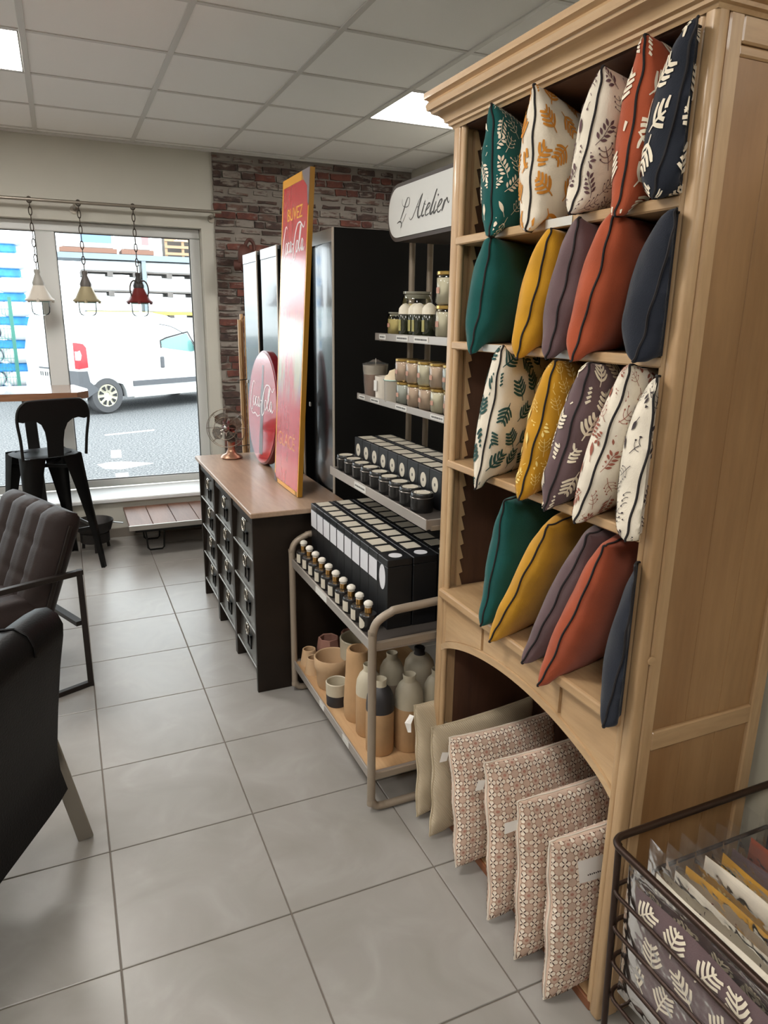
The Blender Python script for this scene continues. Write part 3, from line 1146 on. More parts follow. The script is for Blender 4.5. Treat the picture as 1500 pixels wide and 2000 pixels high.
MB().box(.634, 1.045, DY1 - .02, DY1, 0, .79, .002).build('side_panel', m_dk, t)
MB().box(1.03, 1.045, DY0 + .02, DY1 - .02, .08, .79).build('back_panel', m_dk, t)
colw = (DY1 - DY0) / 3
for q in range(1, 3):
    y = DY0 + colw * q
    MB().box(.634, 1.03, y - .02, y + .02, 0, .79, .002).build('partition', m_dk, t)
MB().box(.640, .66, DY0 + .02, DY1 - .02, .745, .79).build('top_rail', m_dk, t)
drw = None
for c in range(3):
    ya = DY0 + colw * c + (.02)
    yb = DY0 + colw * (c + 1) - (.02)
    for q in range(4):
        z0, z1 = .105 + q * .162, .105 + q * .162 + .158
        d = MB().prism([(.664, z0), (.650, z0 + .004), (.662, z1 - .012), (.672, z1), (.70, z1), (.70, z0)], (0, yb, 0), (1, 0, 0), (0, 0, 1), yb - ya - .0).build('drawer', m_dr, t)
        MB().box(.636, .66, ya + .002, yb - .002, z0 - .006, z0 + .004, .0015).build('edge_lip', m_ridge, d)
        ym = (ya + yb) / 2
        zr = z1 - .035
        MB().tube([(.643, ym + .026 * math.cos(a), zr - .014 + .026 * math.sin(a)) for a in [2 * PI * s / 14 for s in range(14)]], .0042, 6, closed=True).build('ring_pull', m_ring, d, smooth=60)
        MB().box(.646, .664, ym - .028, ym + .028, zr + .004, zr + .014, .002).build('pull_mount', m_ring, d)
        b = MB()
        zc = z0 + .05
        for (a0, a1, b0, b1) in ((-.028, .028, -.026, -.020), (-.028, .028, .020, .026), (-.028, -.022, -.026, .026), (.022, .028, -.026, .026)):
            b.box(.6475, .658, ym + a0 * 1.15, ym + a1 * 1.15, zc + b0 * 1.2, zc + b1 * 1.2)
        b.build('label_holder', m_black, d)
MB().box(.645, 1.03, DY0 + .02, DY1 - .02, .085, .10).build('bottom_panel', m_dk, t)

m_door = plain('wardrobe_black_gloss', rgb(26, 27, 28), .17, coat=.25)
m_side = plain('wardrobe_black_matt', rgb(13, 12, 11), .6, spec=.25)
m_strip = plain('wardrobe_edge_light', rgb(196, 186, 172), .4)
t = thing('tall_wardrobe', 'tall black wardrobe with glossy doors and pale door edges behind the signs', 'wardrobe', (1.35, 3.75, 0))
WT = 1.925
MB().box(1.0595, 1.66, 2.908, 2.93, 0, WT, .001).build('side_panel', m_side, t)
MB().box(1.075, 1.66, 4.575, 4.60, 0, WT, .001).build('side_panel', m_side, t)
MB().box(1.64, 1.66, 2.93, 4.575, 0, WT).build('back_panel', m_side, t)
MB().box(1.075, 1.66, 2.93, 4.575, WT - .02, WT).build('top_panel', m_side, t)
for q in range(4):
    y0 = 2.908 + q * .423
    y1 = y0 + .40
    if q == 0:  # near door bowed so its reflection darkens towards the far edge
        b = MB()
        n_ = 16
        pr_ = []
        for i_ in range(n_ + 1):
            f_ = i_ / n_
            pr_.append((1.056 + .0165 * max(0, f_ - .2) ** 1.7 * 1.9, y0 + .014 + (y1 - .062 - y0 - .014) * f_))
        b.prism(pr_ + [(1.078, y1 - .062), (1.078, y0 + .014)], (0, 0, .10), (1, 0, 0), (0, 1, 0), WT - .155)
        d = b.build('door', m_door, t, smooth=30)
    else:
        d = MB().box(1.056, 1.074, y0 + .014, y1 - .062, .10, WT - .055, .001).build('door', m_door, t)
    MB().box(1.052, 1.059, y0, y0 + .013, .02, WT, .001).build('edge_strip', m_strip, d)
    MB().box(1.0592, 1.63, y0 + (.023 if q == 0 else 0), y0 + .013 + (.023 if q == 0 else 0), .02, WT - .021).build('inner_side', m_side, d)
    MB().box(1.080, 1.63, y1 - .076, y1 - .063, .02, WT - .021).build('inner_side', m_side, d)
    MB().box(1.054, 1.074, y0 + .014, y1 - .062, WT - .054, WT - .001, .001).build('top_rail', plain('wardrobe_rail_pale', rgb(150, 152, 154), .2, coat=.4), d)
    MB().box(1.050, 1.0575, y1 - .080, y1 - .066, 1.16, 1.18, .002).build('lock', plain('lock_white', rgb(206, 204, 198), .4), d)

# leaning red board
m_sredglare = NT('sign_red_enamel_glare_art')
k = m_sredglare
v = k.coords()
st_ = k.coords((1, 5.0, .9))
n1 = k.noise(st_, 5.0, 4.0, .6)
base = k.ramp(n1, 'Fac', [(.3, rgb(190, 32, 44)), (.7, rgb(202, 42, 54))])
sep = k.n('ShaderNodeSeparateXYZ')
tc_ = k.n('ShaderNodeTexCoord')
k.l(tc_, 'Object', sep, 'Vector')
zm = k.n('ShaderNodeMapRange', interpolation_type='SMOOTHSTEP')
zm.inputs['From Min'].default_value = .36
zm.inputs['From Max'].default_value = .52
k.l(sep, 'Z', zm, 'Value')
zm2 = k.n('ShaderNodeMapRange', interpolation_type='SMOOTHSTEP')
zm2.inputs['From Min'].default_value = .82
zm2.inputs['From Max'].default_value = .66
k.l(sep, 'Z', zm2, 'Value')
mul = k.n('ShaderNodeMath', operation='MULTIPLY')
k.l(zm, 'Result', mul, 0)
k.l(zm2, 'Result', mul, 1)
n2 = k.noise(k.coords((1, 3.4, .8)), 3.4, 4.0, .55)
glare_art = k.ramp(n2, 'Fac', [(.36, (0, 0, 0, 1)), (.50, (1, 1, 1, 1))])  # pale patches painted into the red for window glare and faded art
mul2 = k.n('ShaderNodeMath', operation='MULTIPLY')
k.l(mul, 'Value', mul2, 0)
k.l(glare_art, 'Color', mul2, 1)
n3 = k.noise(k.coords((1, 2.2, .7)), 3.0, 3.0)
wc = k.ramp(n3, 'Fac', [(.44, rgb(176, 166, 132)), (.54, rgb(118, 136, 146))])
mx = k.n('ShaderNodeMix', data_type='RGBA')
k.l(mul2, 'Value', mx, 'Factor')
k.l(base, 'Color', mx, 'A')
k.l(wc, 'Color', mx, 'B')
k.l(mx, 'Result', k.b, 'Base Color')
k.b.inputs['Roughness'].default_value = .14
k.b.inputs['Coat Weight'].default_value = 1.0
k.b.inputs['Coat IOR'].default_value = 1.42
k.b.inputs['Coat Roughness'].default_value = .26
m_sredglare = k.m
m_sred = NT('sign_red_enamel')
k = m_sred
v = k.coords()
n1 = k.noise(k.coords((1, 2.0, .7)), 3.0, 3.0, .5)
r = k.ramp(n1, 'Fac', [(.3, rgb(184, 26, 38)), (.7, rgb(200, 40, 52))])
k.l(r, 'Color', k.b, 'Base Color')
k.b.inputs['Roughness'].default_value = .16
k.b.inputs['Coat Weight'].default_value = 1.0
k.b.inputs['Coat IOR'].default_value = 1.5
k.b.inputs['Coat Roughness'].default_value = .14
m_sred = k.m
m_syel = plain('sign_yellow', rgb(226, 160, 40), .3, coat=.3)
m_syel2 = plain('sign_edge_yellow', rgb(150, 106, 24), .45)
m_sgrey = plain('sign_bare_metal', rgb(112, 102, 104), .4, metal=.4)
m_sglare = plain('sign_glare_art_cream', rgb(196, 190, 160), .25, coat=.5, var=.2, nscale=12)  # patch colours for the sign's painted glare and art
m_sglare2 = plain('sign_glare_art_blue', rgb(120, 146, 164), .25, coat=.5, var=.15, nscale=12)
m_spaint = plain('sign_white_paint', rgb(236, 228, 230), .3, coat=.3)
sx0, sz0, sz1 = .873, .813, 2.133
sn = .0575
SO = Vector((sx0, 3.244, sz0 + .002))
SU = Vector((0, -1, 0))
SV = Vector((sn, 0, 1))
sgn = thing('drink_sign_board', 'tall red and yellow soft drink board leaning on the wardrobe', 'sign', (.89, 3.06, .813))
HT = sz1 - sz0


def sp(s, h, off=0.0):
    return SO + SU * s + SV * h + Vector((-off, 0, off * sn))


MB().prism([(0, 0), (.373, 0), (.373, HT), (0, HT)], sp(0, 0), SU, SV, -.02).build('board', m_syel2, sgn)
MB().prism([(.016, .02), (.362, .02), (.362, HT - .10), (.34, HT - .06), (.29, HT - .035), (.016, HT - .035)], sp(0, 0, .0002), SU, SV, .0012).build('red_field', m_sredglare, sgn)
b = MB()
for (a0, a1, b0, b1) in ((.0, .013, .03, HT), (.364, .373, 0, HT - .14), (.013, .27, HT - .033, HT), (.05, .33, .0, .017)):
    b.prism([(a0, b0), (a1, b0), (a1, b1), (a0, b1)], sp(0, 0, .0002), SU, SV, .001)
b.build('border', m_syel, sgn)
MB().prism([(.27, HT), (.30, HT - .035), (.345, HT - .065), (.360, HT - .13), (.373, HT - .14), (.373, HT)], sp(0, 0, .0002), SU, SV, .0014).build('bare_corner', m_sgrey, sgn)
MB().prism([(0, 0), (.05, 0), (.013, .035), (0, .04)], sp(0, 0, .0002), SU, SV, .0014).build('bare_corner', m_sgrey, sgn)
m_sletter = plain('sign_letter_yellow', rgb(232, 176, 60), .3)
text('lettering', 'BUVEZ', m_sletter, sgn, frameM(sp(.084, 1.146, .0016), SU, SV), .071)
text('lettering', 'GLACÉ', plain('sign_letter_pale', rgb(222, 150, 110), .3), sgn, frameM(sp(.045, .188, .0016), SU, SV), .085)

# script word drawn as pen strokes in a unit box
SCRIPT = [
    [(.19, .93), (.15, .99), (.10, .93), (.03, .66), (.01, .38), (.05, .24), (.11, .30), (.15, .42)],
    [(.20, .62), (.15, .60), (.14, .44), (.18, .38), (.22, .48), (.21, .60), (.19, .62)],
    [(.31, .60), (.27, .62), (.245, .50), (.265, .39), (.31, .44)],
    [(.41, .60), (.37, .63), (.335, .50), (.355, .39), (.39, .46), (.41, .60), (.405, .44), (.43, .40), (.47, .50)],
    [(.05, .24), (.12, .16), (.24, .20), (.34, .14), (.44, .20)],
    [(.99, .97), (.94, .86), (.86, .93), (.78, .99), (.66, .95), (.56, .70), (.51, .40), (.54, .22), (.60, .28), (.64, .42)],
    [(.69, .62), (.65, .60), (.64, .44), (.68, .38), (.72, .48), (.71, .60), (.69, .62)],
    [(.74, .44), (.80, .66), (.83, .86), (.81, .92), (.775, .74), (.76, .48), (.79, .38), (.83, .46)],
    [(.93, .60), (.89, .63), (.855, .50), (.875, .39), (.91, .46), (.93, .60), (.925, .44), (.95, .38), (.99, .46)],
    [(.455, .56), (.50, .57)],
]


def script_word(place, wd):
    b = MB()
    for s in SCRIPT:
        pts = sp2(s, 6)
        n = len(pts)
        b.stroke(pts, [wd * (.45 + .75 * math.sin(PI * min(1, (i + .6) / n)) ** .7) for i in range(n)], place)
    return b


script_word(lambda x, y: sp(.03 + .31 * x, .945 + .185 * y, .0018 + .0001 * x), .032).build('script_lettering', m_spaint, sgn)

# round red sign
disc = thing('round_drink_sign', 'round red soft drink disc standing on the drawer cabinet', 'sign', (.91, 3.60, .813))
RO = Vector((.905, 3.645, .814))
RV = Vector((.06, 0, 1)).normalized()
RU = Vector((0, -1, 0))
RR = .294
rc = RO + RV * RR
MB().lathe([(0, .0), (RR - .012, .0), (RR, .006), (RR, .042), (0, .042)], 48, M=frameM(rc, RV, RU)).build('disc', plain('sign_edge_dark_red', rgb(108, 12, 26), .3, coat=.3), disc, smooth=30)
rn = RU.cross(RV).normalized()


def rp(s, h, off=.001):
    return rc + RU * s + RV * h + rn * off


MB().prism([((RR - .01) * math.cos(2 * PI * q / 48), (RR - .01) * math.sin(2 * PI * q / 48)) for q in range(48)], rp(0, 0, -.003 if False else .0), RU, RV, .0012).build('red_face', m_sred, disc)
MB().bar(rc + Vector((.045, 0, .05)), (1.03, 3.645, .815), .03, .012).build('rear_strut', m_black, disc)
bot = [(-.030, -.24), (.030, -.24), (.036, -.22), (.034, -.14), (.026, -.10), (.034, -.02), (.036, .06), (.018, .14), (.014, .22), (-.014, .22), (-.018, .14), (-.036, .06), (-.034, -.02), (-.026, -.10), (-.034, -.14), (-.036, -.22)]
MB().prism(bot, rp(0.01, 0, .0013), RU, RV, .0006).build('bottle_print', plain('sign_print_grey', rgb(110, 100, 102), .3, coat=.5), disc)
script_word(lambda x, y: rp(-.235 + .47 * x, -.10 + .21 * y + .02, .0022 + .0001 * x), .026).build('script_lettering', m_spaint, disc)

# old fan
m_fan = plain('fan_copper', rgb(178, 138, 112), .32, metal=.55)
m_blade = plain('fan_blade_steel', rgb(156, 150, 144), .22, metal=.9)
m_cage = plain('fan_cage_wire', rgb(120, 108, 96), .35, metal=.8)
fan = thing('desk_fan', 'small old copper desk fan with wire cage on the drawer cabinet', 'fan', (.80, 3.86, .813))
FC = Vector((.775, 3.83, .985))
fa = Vector((-.40, -.90, .06)).normalized()
fu = Vector((0, 0, 1)) - fa * fa.z
fu.normalize()
fr_ = fu.cross(fa).normalized()
MB().lathe([(0, .002), (.052, .0), (.060, .006), (.052, .018), (.030, .028), (.020, .05), (.021, .10), (.026, .135), (.020, .15), (0, .155)], 24, (.80, 3.86, .812)).build('stand', m_fan, fan, smooth=50)
Mf = frameM(FC, fr_, fu)
MB().lathe([(0, -.10), (.022, -.098), (.034, -.08), (.036, -.03), (.026, -.005), (0, .0)], 18, M=Mf).build('motor', plain('fan_motor_red', rgb(92, 34, 34), .35), fan, smooth=50)
MB().lathe([(0, .035), (.012, .03), (.018, .012), (.016, 0)], 14, M=Mf).build('hub', m_blade, fan, smooth=50)
for q in range(4):
    a0 = 2 * PI * q / 4 + .5
    rows = []
    for i in range(5):
        rad = .018 + .066 * i / 4
        hw = (.25, .50, .62, .58, .28)[i]
        rows.append([FC + (fr_ * math.cos(a0 + s_ * hw) + fu * math.sin(a0 + s_ * hw)) * rad + fa * (.014 + s_ * .012) for s_ in (-1, -.5, 0, .5, 1)])
    b = MB()
    b.strip(rows)
    bmesh.ops.solidify(b.bm, geom=b.bm.faces[:], thickness=.0015)
    b.build('blade', m_blade, fan, smooth=50)
for rad, off in ((.103, .0), (.103, .03), (.06, .042), (.022, .046)):
    MB().tube([FC + (fr_ * math.cos(a) + fu * math.sin(a)) * rad + fa * off for a in [2 * PI * s / 28 for s in range(28)]], .0017, 5, closed=True).build('cage_ring', m_cage, fan, smooth=60)
for q in range(8):
    a = 2 * PI * q / 8
    d = fr_ * math.cos(a) + fu * math.sin(a)
    MB().tube([FC - fa * .02 + d * .06, FC + d * .103, FC + d * .103 + fa * .03, FC + d * .06 + fa * .042, FC + d * .02 + fa * .046], .0014, 5).build('cage_wire', m_cage, fan, smooth=60)

# timber sticks tied in a bundle behind the wardrobe end, and the rusty wall lamp
m_stick = wood('stick_wood', rgb(218, 184, 140), rgb(184, 142, 98), 'z', .5, 10)
sb = thing('wood_stick_bundle', 'bundle of pale wooden sticks standing by the brick facing', 'sticks', (1.13, 4.9, 0))
for q in range(5):
    x = 1.095 + q * .022
    y = 4.86 + (q % 2) * .03
    MB().bar((x, y, .0), (x - .0, y + .0, 1.545 + .012 * ((q * 3) % 4)), .018, .024, .002).build('stick', m_stick, sb)
for z in (.70, 1.15):
    b = MB()
    b.tube([(1.08, 4.84, z), (1.20, 4.84, z + .01), (1.20, 4.91, z), (1.08, 4.91, z - .01)], .003, 5, closed=True)
    b.build('tie_wire', m_chain, sb, smooth=60)
m_rust = plain('rusty_metal', rgb(78, 42, 32), .7, var=.3, nscale=14)
wl = thing('rusty_wall_lamp', 'rusty round wall lamp with a curved arm above the wooden sticks', 'wall lamp', (1.20, 5.4, 2.0))
wy = 5.40
wk = lambda x, z, dy=0: (x, wy + dy, z)
MB().lathe([(0, .06), (.06, .055), (.095, .02), (.10, 0), (.09, -.012), (0, -.02)], 20, M=frameM(wk(1.265, 1.97), (0, 0, 1), (-.5, -.85, 0))).build('lamp_head', m_rust, wl, smooth=50)
MB().lathe([(0, .05), (.035, .05), (.04, .0), (0, 0)], 14, M=frameM(wk(1.20, 1.92, -.03), (0, 0, 1), (-.5, -.85, 0))).build('lamp_cap', m_rust, wl, smooth=50)
MB().tube(smoothpath([wk(1.27, 1.98), wk(1.28, 2.05), wk(1.31, 2.10), wk(1.345, 2.07), wk(1.35, 1.96), wk(1.36, 1.92, .08), wk(1.37, 1.91, .20)], 5), .013, 8).build('curved_arm', m_rust, wl, smooth=60)
MB().lathe([(.05, 0), (.05, .015), (.04, .025), (0, .025)], 16, M=frameM((1.37, YW - .03, 1.91), (0, 0, 1), (1, 0, 0))).build('wall_plate', m_rust, wl, smooth=50)

# ================================================================== DISPLAY RACK
m_tube = plain('rack_taupe', rgb(150, 136, 120), .45, metal=.15)
m_lip = plain('rack_lip_grey', rgb(168, 160, 152), .38, metal=.5)
m_board = wood('rack_board', rgb(198, 164, 124), rgb(170, 132, 92), 'y', .5, 7)
m_shelfdk = plain('rack_shelf_dark', rgb(62, 56, 52), .6)
m_lab = plain('shelf_label_white', rgb(206, 204, 198), .5)
m_ink = plain('label_ink', rgb(60, 58, 56), .6)
RY0, RY1 = 1.83, 2.68
t = rack = thing('display_rack', 'taupe tubular display rack with stepped shelves and a wooden floor board', 'rack', (1.05, 2.26, 0))
for y, nm in ((RY0, 0), (RY1, 1)):
    path = [(.79, y, .03), (.786, y, .07), (.785, y, .60), (.785, y, .635), (.800, y, .675), (.845, y, .700), (.90, y, .708), (1.30, y, .725)]
    low = [(1.30, y, .014), (.88, y, .014), (.83, y, .014), (.80, y, .022), (.786, y, .05)]
    pts = smoothpath(low[::1] + path[1:], 4)
    MB().tube(pts, .0135, 10).build('end_frame', m_tube, t, smooth=60)
    for x in (1.305, 1.385):
        MB().tube([(x, y, .0), (x, y, 1.95)], .0125, 10).build('upright', m_tube, t, smooth=60)
    MB().bar((.79, y, .596), (1.30, y, .604), .016, .022).build('side_bar', m_tube, t)
    MB().bar((.79, y, .135), (1.30, y, .135), .016, .02).build('side_bar', m_tube, t)


def shelf(x0, x1, zt, lip, mboard, labels):
    s = MB().box(x0 + .006, x1, RY0 + .012, RY1 - .012, zt - .022, zt - .006, .001).build('shelf', mboard, t)
    MB().box(x0, x0 + .006, RY0 - .005, RY1 + .005, zt - lip, zt, .001).build('front_lip', m_lip, s)
    MB().box(x0 + .006, x1, RY0 - .0, RY0 + .01, zt - lip, zt - .004, .001).build('side_lip', m_lip, s)
    MB().box(x0 + .006, x1, RY1 - .01, RY1 + .0, zt - lip, zt - .004, .001).build('side_lip', m_lip, s)
    for (y0, y1, style) in labels:
        l_ = MB().box(x0 - .0016, x0, y0, y1, zt - lip + .005, zt - .005).build('price_label', m_lab, s)
        if style:
            b = MB()
            rnd = random.Random(int(y0 * 1000))
            y = y1 - .008
            while y > y0 + .01:
                w = rnd.uniform(.003, .008)
                b.box(x0 - .0021, x0 - .0016, y - w, y, zt - lip / 2 - .003, zt - lip / 2 + .003)
                y -= w + .003
            b.build('label_print', m_ink, l_)
    return s


shelf(.781, 1.30, .150, .034, m_board, [(2.02, 2.08, 0), (2.28, 2.33, 0)])
shelf(.781, 1.30, .610, .034, m_shelfdk, [(2.24, 2.36, 0)])
shelf(.955, 1.30, .985, .034, m_shelfdk, [(2.30, 2.41, 1)])
shelf(1.073, 1.30, 1.278, .024, m_shelfdk, [(2.60, 2.66, 1), (2.46, 2.54, 1), (2.22, 2.31, 1), (1.95, 2.04, 1)])
shelf(1.150, 1.30, 1.513, .028, m_shelfdk, [(2.58, 2.64, 1), (2.38, 2.48, 1), (2.22, 2.33, 1), (1.95, 2.04, 1)])
for y in (RY0, RY1):
    for x0, z in ((.955, .955), (1.073, 1.256), (1.15, 1.488)):
        MB().bar((x0 + .02, y, z), (1.305, y, z), .008, .014).build('bracket', m_tube, t)

# fascia sign with rounded ends on top of the rack
m_fas = plain('fascia_white', rgb(212, 212, 208), .45)
m_fasdk = plain('fascia_edge_dark', rgb(58, 48, 42), .5)
fs = thing('fascia_sign', 'white shop fascia with rounded ends on top of the display rack', 'sign', (1.25, 2.2, 1.86))


def rrect(y0, y1, z0, z1, r, n=8):
    pts = []
    for cy, cz, a0 in ((y1 - r, z1 - r, 0), (y0 + r, z1 - r, PI / 2), (y0 + r, z0 + r, PI), (y1 - r, z0 + r, 1.5 * PI)):
        for q in range(n + 1):
            a = a0 + PI / 2 * q / n
            pts.append((cy + r * math.cos(a), cz + r * math.sin(a)))
    return pts


MB().prism(rrect(1.72, 2.672, 1.848, 2.050, .085), (1.40, 0, 0), (0, 1, 0), (0, 0, 1), -.205).build('fascia_box', m_fasdk, fs, smooth=30)
MB().prism(rrect(1.732, 2.660, 1.862, 2.036, .078), (1.1945, 0, 0), (0, 1, 0), (0, 0, 1), -.003).build('fascia_panel', m_fas, fs, smooth=30)
AT = [([(2.537, 1.99), (2.539, 1.98), (2.531, 1.967), (2.513, 1.961), (2.494, 1.96), (2.483, 1.966), (2.477, 1.981), (2.483, 1.989), (2.494, 1.99)], .0022),
      ([(2.494, 1.99), (2.509, 1.975), (2.522, 1.956), (2.538, 1.937), (2.553, 1.921)], .005),
      ([(2.58, 1.912), (2.562, 1.916), (2.548, 1.914), (2.542, 1.905), (2.548, 1.893)], .005),
      ([(2.537, 1.908), (2.504, 1.938)], .0018),
      ([(2.477, 1.922), (2.468, 1.913), (2.452, 1.918), (2.428, 1.941), (2.405, 1.965), (2.375, 1.989)], .0026),
      ([(2.375, 1.987), (2.389, 1.969), (2.406, 1.942), (2.409, 1.922), (2.4, 1.913), (2.386, 1.919)], .007),
      ([(2.42, 1.949), (2.398, 1.95)], .002),
      ([(2.354, 1.962), (2.368, 1.94), (2.379, 1.922), (2.372, 1.915), (2.359, 1.918)], .0062),
      ([(2.365, 1.954), (2.345, 1.949)], .0022),
      ([(2.344, 1.931), (2.322, 1.94), (2.317, 1.949), (2.33, 1.949), (2.346, 1.933), (2.351, 1.92), (2.343, 1.914), (2.324, 1.919)], .0048),
      ([(2.269, 1.988), (2.289, 1.96), (2.31, 1.93), (2.315, 1.918), (2.307, 1.915), (2.294, 1.922)], .0075),
      ([(2.272, 1.95), (2.284, 1.933), (2.29, 1.918), (2.283, 1.915), (2.268, 1.924)], .0062),
      ([(2.260, 1.971), (2.257, 1.965)], .006),
      ([(2.258, 1.93), (2.237, 1.94), (2.233, 1.951), (2.245, 1.949), (2.26, 1.934), (2.263, 1.92), (2.253, 1.914), (2.236, 1.921)], .0048),
      ([(2.21, 1.948), (2.222, 1.929), (2.231, 1.915)], .008),
      ([(2.222, 1.929), (2.209, 1.943), (2.196, 1.951), (2.194, 1.943), (2.186, 1.935), (2.181, 1.941)], .0042)]
b = MB()
for p_, w in AT:
    pts = sp2(p_, 5)
    n = len(pts)
    b.stroke(pts, [w * (.55 + .6 * math.sin(PI * (i + .5) / n)) for i in range(n)], lambda y, z: Vector((1.1905 - .0002 * w * 100, y, z)))
b.build('script_lettering', m_ink, fs)

# ---- tall black gift boxes, three rows of ten
m_box = plain('gift_box_black', rgb(14, 15, 18), .5, var=.15, nscale=20)
m_boxlid = plain('gift_box_lid', rgb(17, 18, 21), .42)
m_blab = plain('box_label_white', rgb(206, 206, 210), .5, var=.03, nscale=30)
m_blab2 = plain('box_label_cream', rgb(196, 188, 172), .5, var=.05, nscale=30)
BW, BD, BH = .0755, .086, .235


def tallbox(round_):
    r_ = thing('gift_box', '', 'gift box', (0, 0, 0))
    MB().box(0, BD, -BW / 2, BW / 2, 0, BH - .025, .0015).build('box_body', m_box, r_, local=True)
    MB().box(-.0008, BD + .0008, -BW / 2 + .0004, BW / 2 - .0004, BH - .0245, BH, .002).build('box_lid', m_boxlid, r_, local=True)
    b = MB()
    if round_:
        b.prism([(.024 * math.cos(2 * PI * q / 24), BH * .72 + .042 * math.sin(2 * PI * q / 24)) for q in range(24)], (-.0012, 0, 0), (0, 1, 0), (0, 0, 1), -.0006)
        b.prism([(BD / 2 + .022 * math.cos(2 * PI * q / 24), .022 * math.sin(2 * PI * q / 24)) for q in range(24)], (0, 0, BH + .0002), (1, 0, 0), (0, 1, 0), .0006)
        b.build('label', m_blab, r_, local=True)
    else:
        b.box(-.0022, -.0009, -BW / 2 + .005, BW / 2 - .005, BH * .60, BH - .026)
        b.build('front_label', m_blab, r_, local=True)
        b = MB()
        b.box(.016, .07, -BW / 2 + .008, BW / 2 - .010, BH + .0004, BH + .0012)
        b.build('top_label', m_blab2, r_, local=True)
    return r_


pb, pr_ = tallbox(False), tallbox(True)
used = set()
for rw in range(3):
    for q in range(10):
        src = pr_ if q == 9 else pb
        L = 'tall black gift box, %s from the far end in the %s row' % (ORD[q], ('front', 'middle', 'back')[rw])
        if q == 9:
            L = 'tall black gift box with round white labels, nearest end of the %s row' % ('front', 'middle', 'back')[rw]
        loc = (.868 + rw * .0905, 2.634 - q * .0765, .6045)
        if src in used:
            dup(src, loc, None, L, 'tall black gift boxes on the rack')
        else:
            used.add(src)
            src.location = loc
            tag(src, L, None, 'tall black gift boxes on the rack')

# ---- small black bottles with gold collars
m_gold = plain('collar_gold', rgb(206, 160, 96), .2, metal=.95)
m_btl = plain('bottle_black', rgb(26, 24, 24), .28, coat=.3)
m_capw = plain('stopper_white', rgb(214, 208, 196), .35)


def bottle(round_):
    r_ = thing('scent_bottle', '', 'bottle', (0, 0, 0))
    MB().lathe([(0, 0), (.0275, 0), (.029, .003), (.029, .048), (.026, .0525), (.012, .054), (.012, .058), (0, .058)], 22).build('bottle_body', m_btl, r_, smooth=40, local=True)
    MB().lathe([(.0125, .055), (.0125, .074), (0, .074)], 16).build('collar', m_gold, r_, smooth=40, local=True)
    MB().lathe([(.012, .074), (.0125, .080), (.0155, .083), (.0145, .090), (.008, .095), (0, .095)], 12).build('stopper', m_capw, r_, smooth=50, local=True)
    rows = []
    for q in range(9):
        a = PI + (-.75 + 1.5 * q / 8)
        hz = .019 * math.sqrt(max(0, 1 - ((q - 4) / 4.2) ** 2)) if round_ else .018
        rows.append([(.0293 * math.cos(a), .0293 * math.sin(a), .025 - hz), (.0293 * math.cos(a), .0293 * math.sin(a), .025 + hz)])
    MB().strip(rows).build('label', m_blab2, r_, smooth=60, local=True)
    return r_


for q in range(10):
    L = 'small black bottle with gold collar, %s from the far end of the front row' % ORD[q]
    if q == 9:
        L = 'small black bottle with a round label, at the near end of the front row'
    loc = (.818, 2.622 - q * .0755, .6045)
    if q == 0:
        src = bottle(False)
        src.location = loc
        tag(src, L, None, 'small black bottles on the rack')
    elif q == 9:
        s2 = bottle(True)
        s2.location = loc
        tag(s2, L, None, 'small black bottles on the rack')
    else:
        dup(src, loc, .06 * math.sin(q * 3), L)

# ---- tins and cube boxes on the middle shelf
m_tin = plain('tin_black', rgb(24, 23, 23), .3, coat=.2)
m_tinrim = plain('tin_rim', rgb(120, 114, 108), .3, metal=.8)
r_ = thing('candle_tin', '', 'tin', (0, 0, 0))
MB().lathe([(0, 0), (.035, 0), (.036, .003), (.036, .046)], 26, cap=False).build('tin_body', m_tin, r_, smooth=40, local=True)
MB().lathe([(.0365, .0455), (.0378, .047), (.0365, .0485)], 26, cap=False).build('tin_rim', m_tinrim, r_, smooth=60, local=True)
MB().lathe([(.036, .048), (.036, .058), (.034, .061), (.030, .0615), (.029, .060), (0, .060)], 26).build('tin_lid', m_tin, r_, smooth=40, local=True)
MB().lathe([(.027, .0602), (.027, .0612), (0, .0612)], 24).build('lid_label', m_blab2, r_, smooth=30, local=True)
for q in range(9):
    loc = (1.000, 2.620 - q * .0845, .9795)
    L = 'round black candle tin, %s from the far end of the lipped shelf' % ORD[q]
    if q == 0:
        r_.location = loc
        tag(r_, L, None, 'black candle tins')
    else:
        dup(r_, loc, q * .7, L, 'black candle tins')
CW = .0815
r_ = thing('candle_box', '', 'box', (0, 0, 0))
MB().box(0, .082, -CW / 2, CW / 2, 0, .125, .002).build('box_body', m_box, r_, local=True)
MB().prism([(.021 * math.cos(2 * PI * q / 20), .078 + .025 * math.sin(2 * PI * q / 20)) for q in range(20)], (-.0004, 0, 0), (0, 1, 0), (0, 0, 1), -.0008).build('round_label', m_blab2, r_, local=True)
MB().prism([(.004 * math.cos(2 * PI * q / 10), .078 + .006 * math.sin(2 * PI * q / 10)) for q in range(10)], (-.0014, 0, 0), (0, 1, 0), (0, 0, 1), -.0004).build('label_print', m_ink, r_, local=True)
MB().box(.012, .070, -CW / 2 + .008, CW / 2 - .008, .1252, .1258).build('top_label', m_blab2, r_, local=True)
first = True
for rw in range(2):
    for q in range(10):
        loc = (1.052 + rw * .088, 2.615 - q * .0825, .9795)
        L = 'black cube candle box, %s from the far end, %s row behind the tins' % (ORD[q], ('front', 'back')[rw])
        if first:
            first = False
            r_.location = loc
            tag(r_, L, None, 'black candle boxes')
        else:
            dup(r_, loc, None, L, 'black candle boxes')

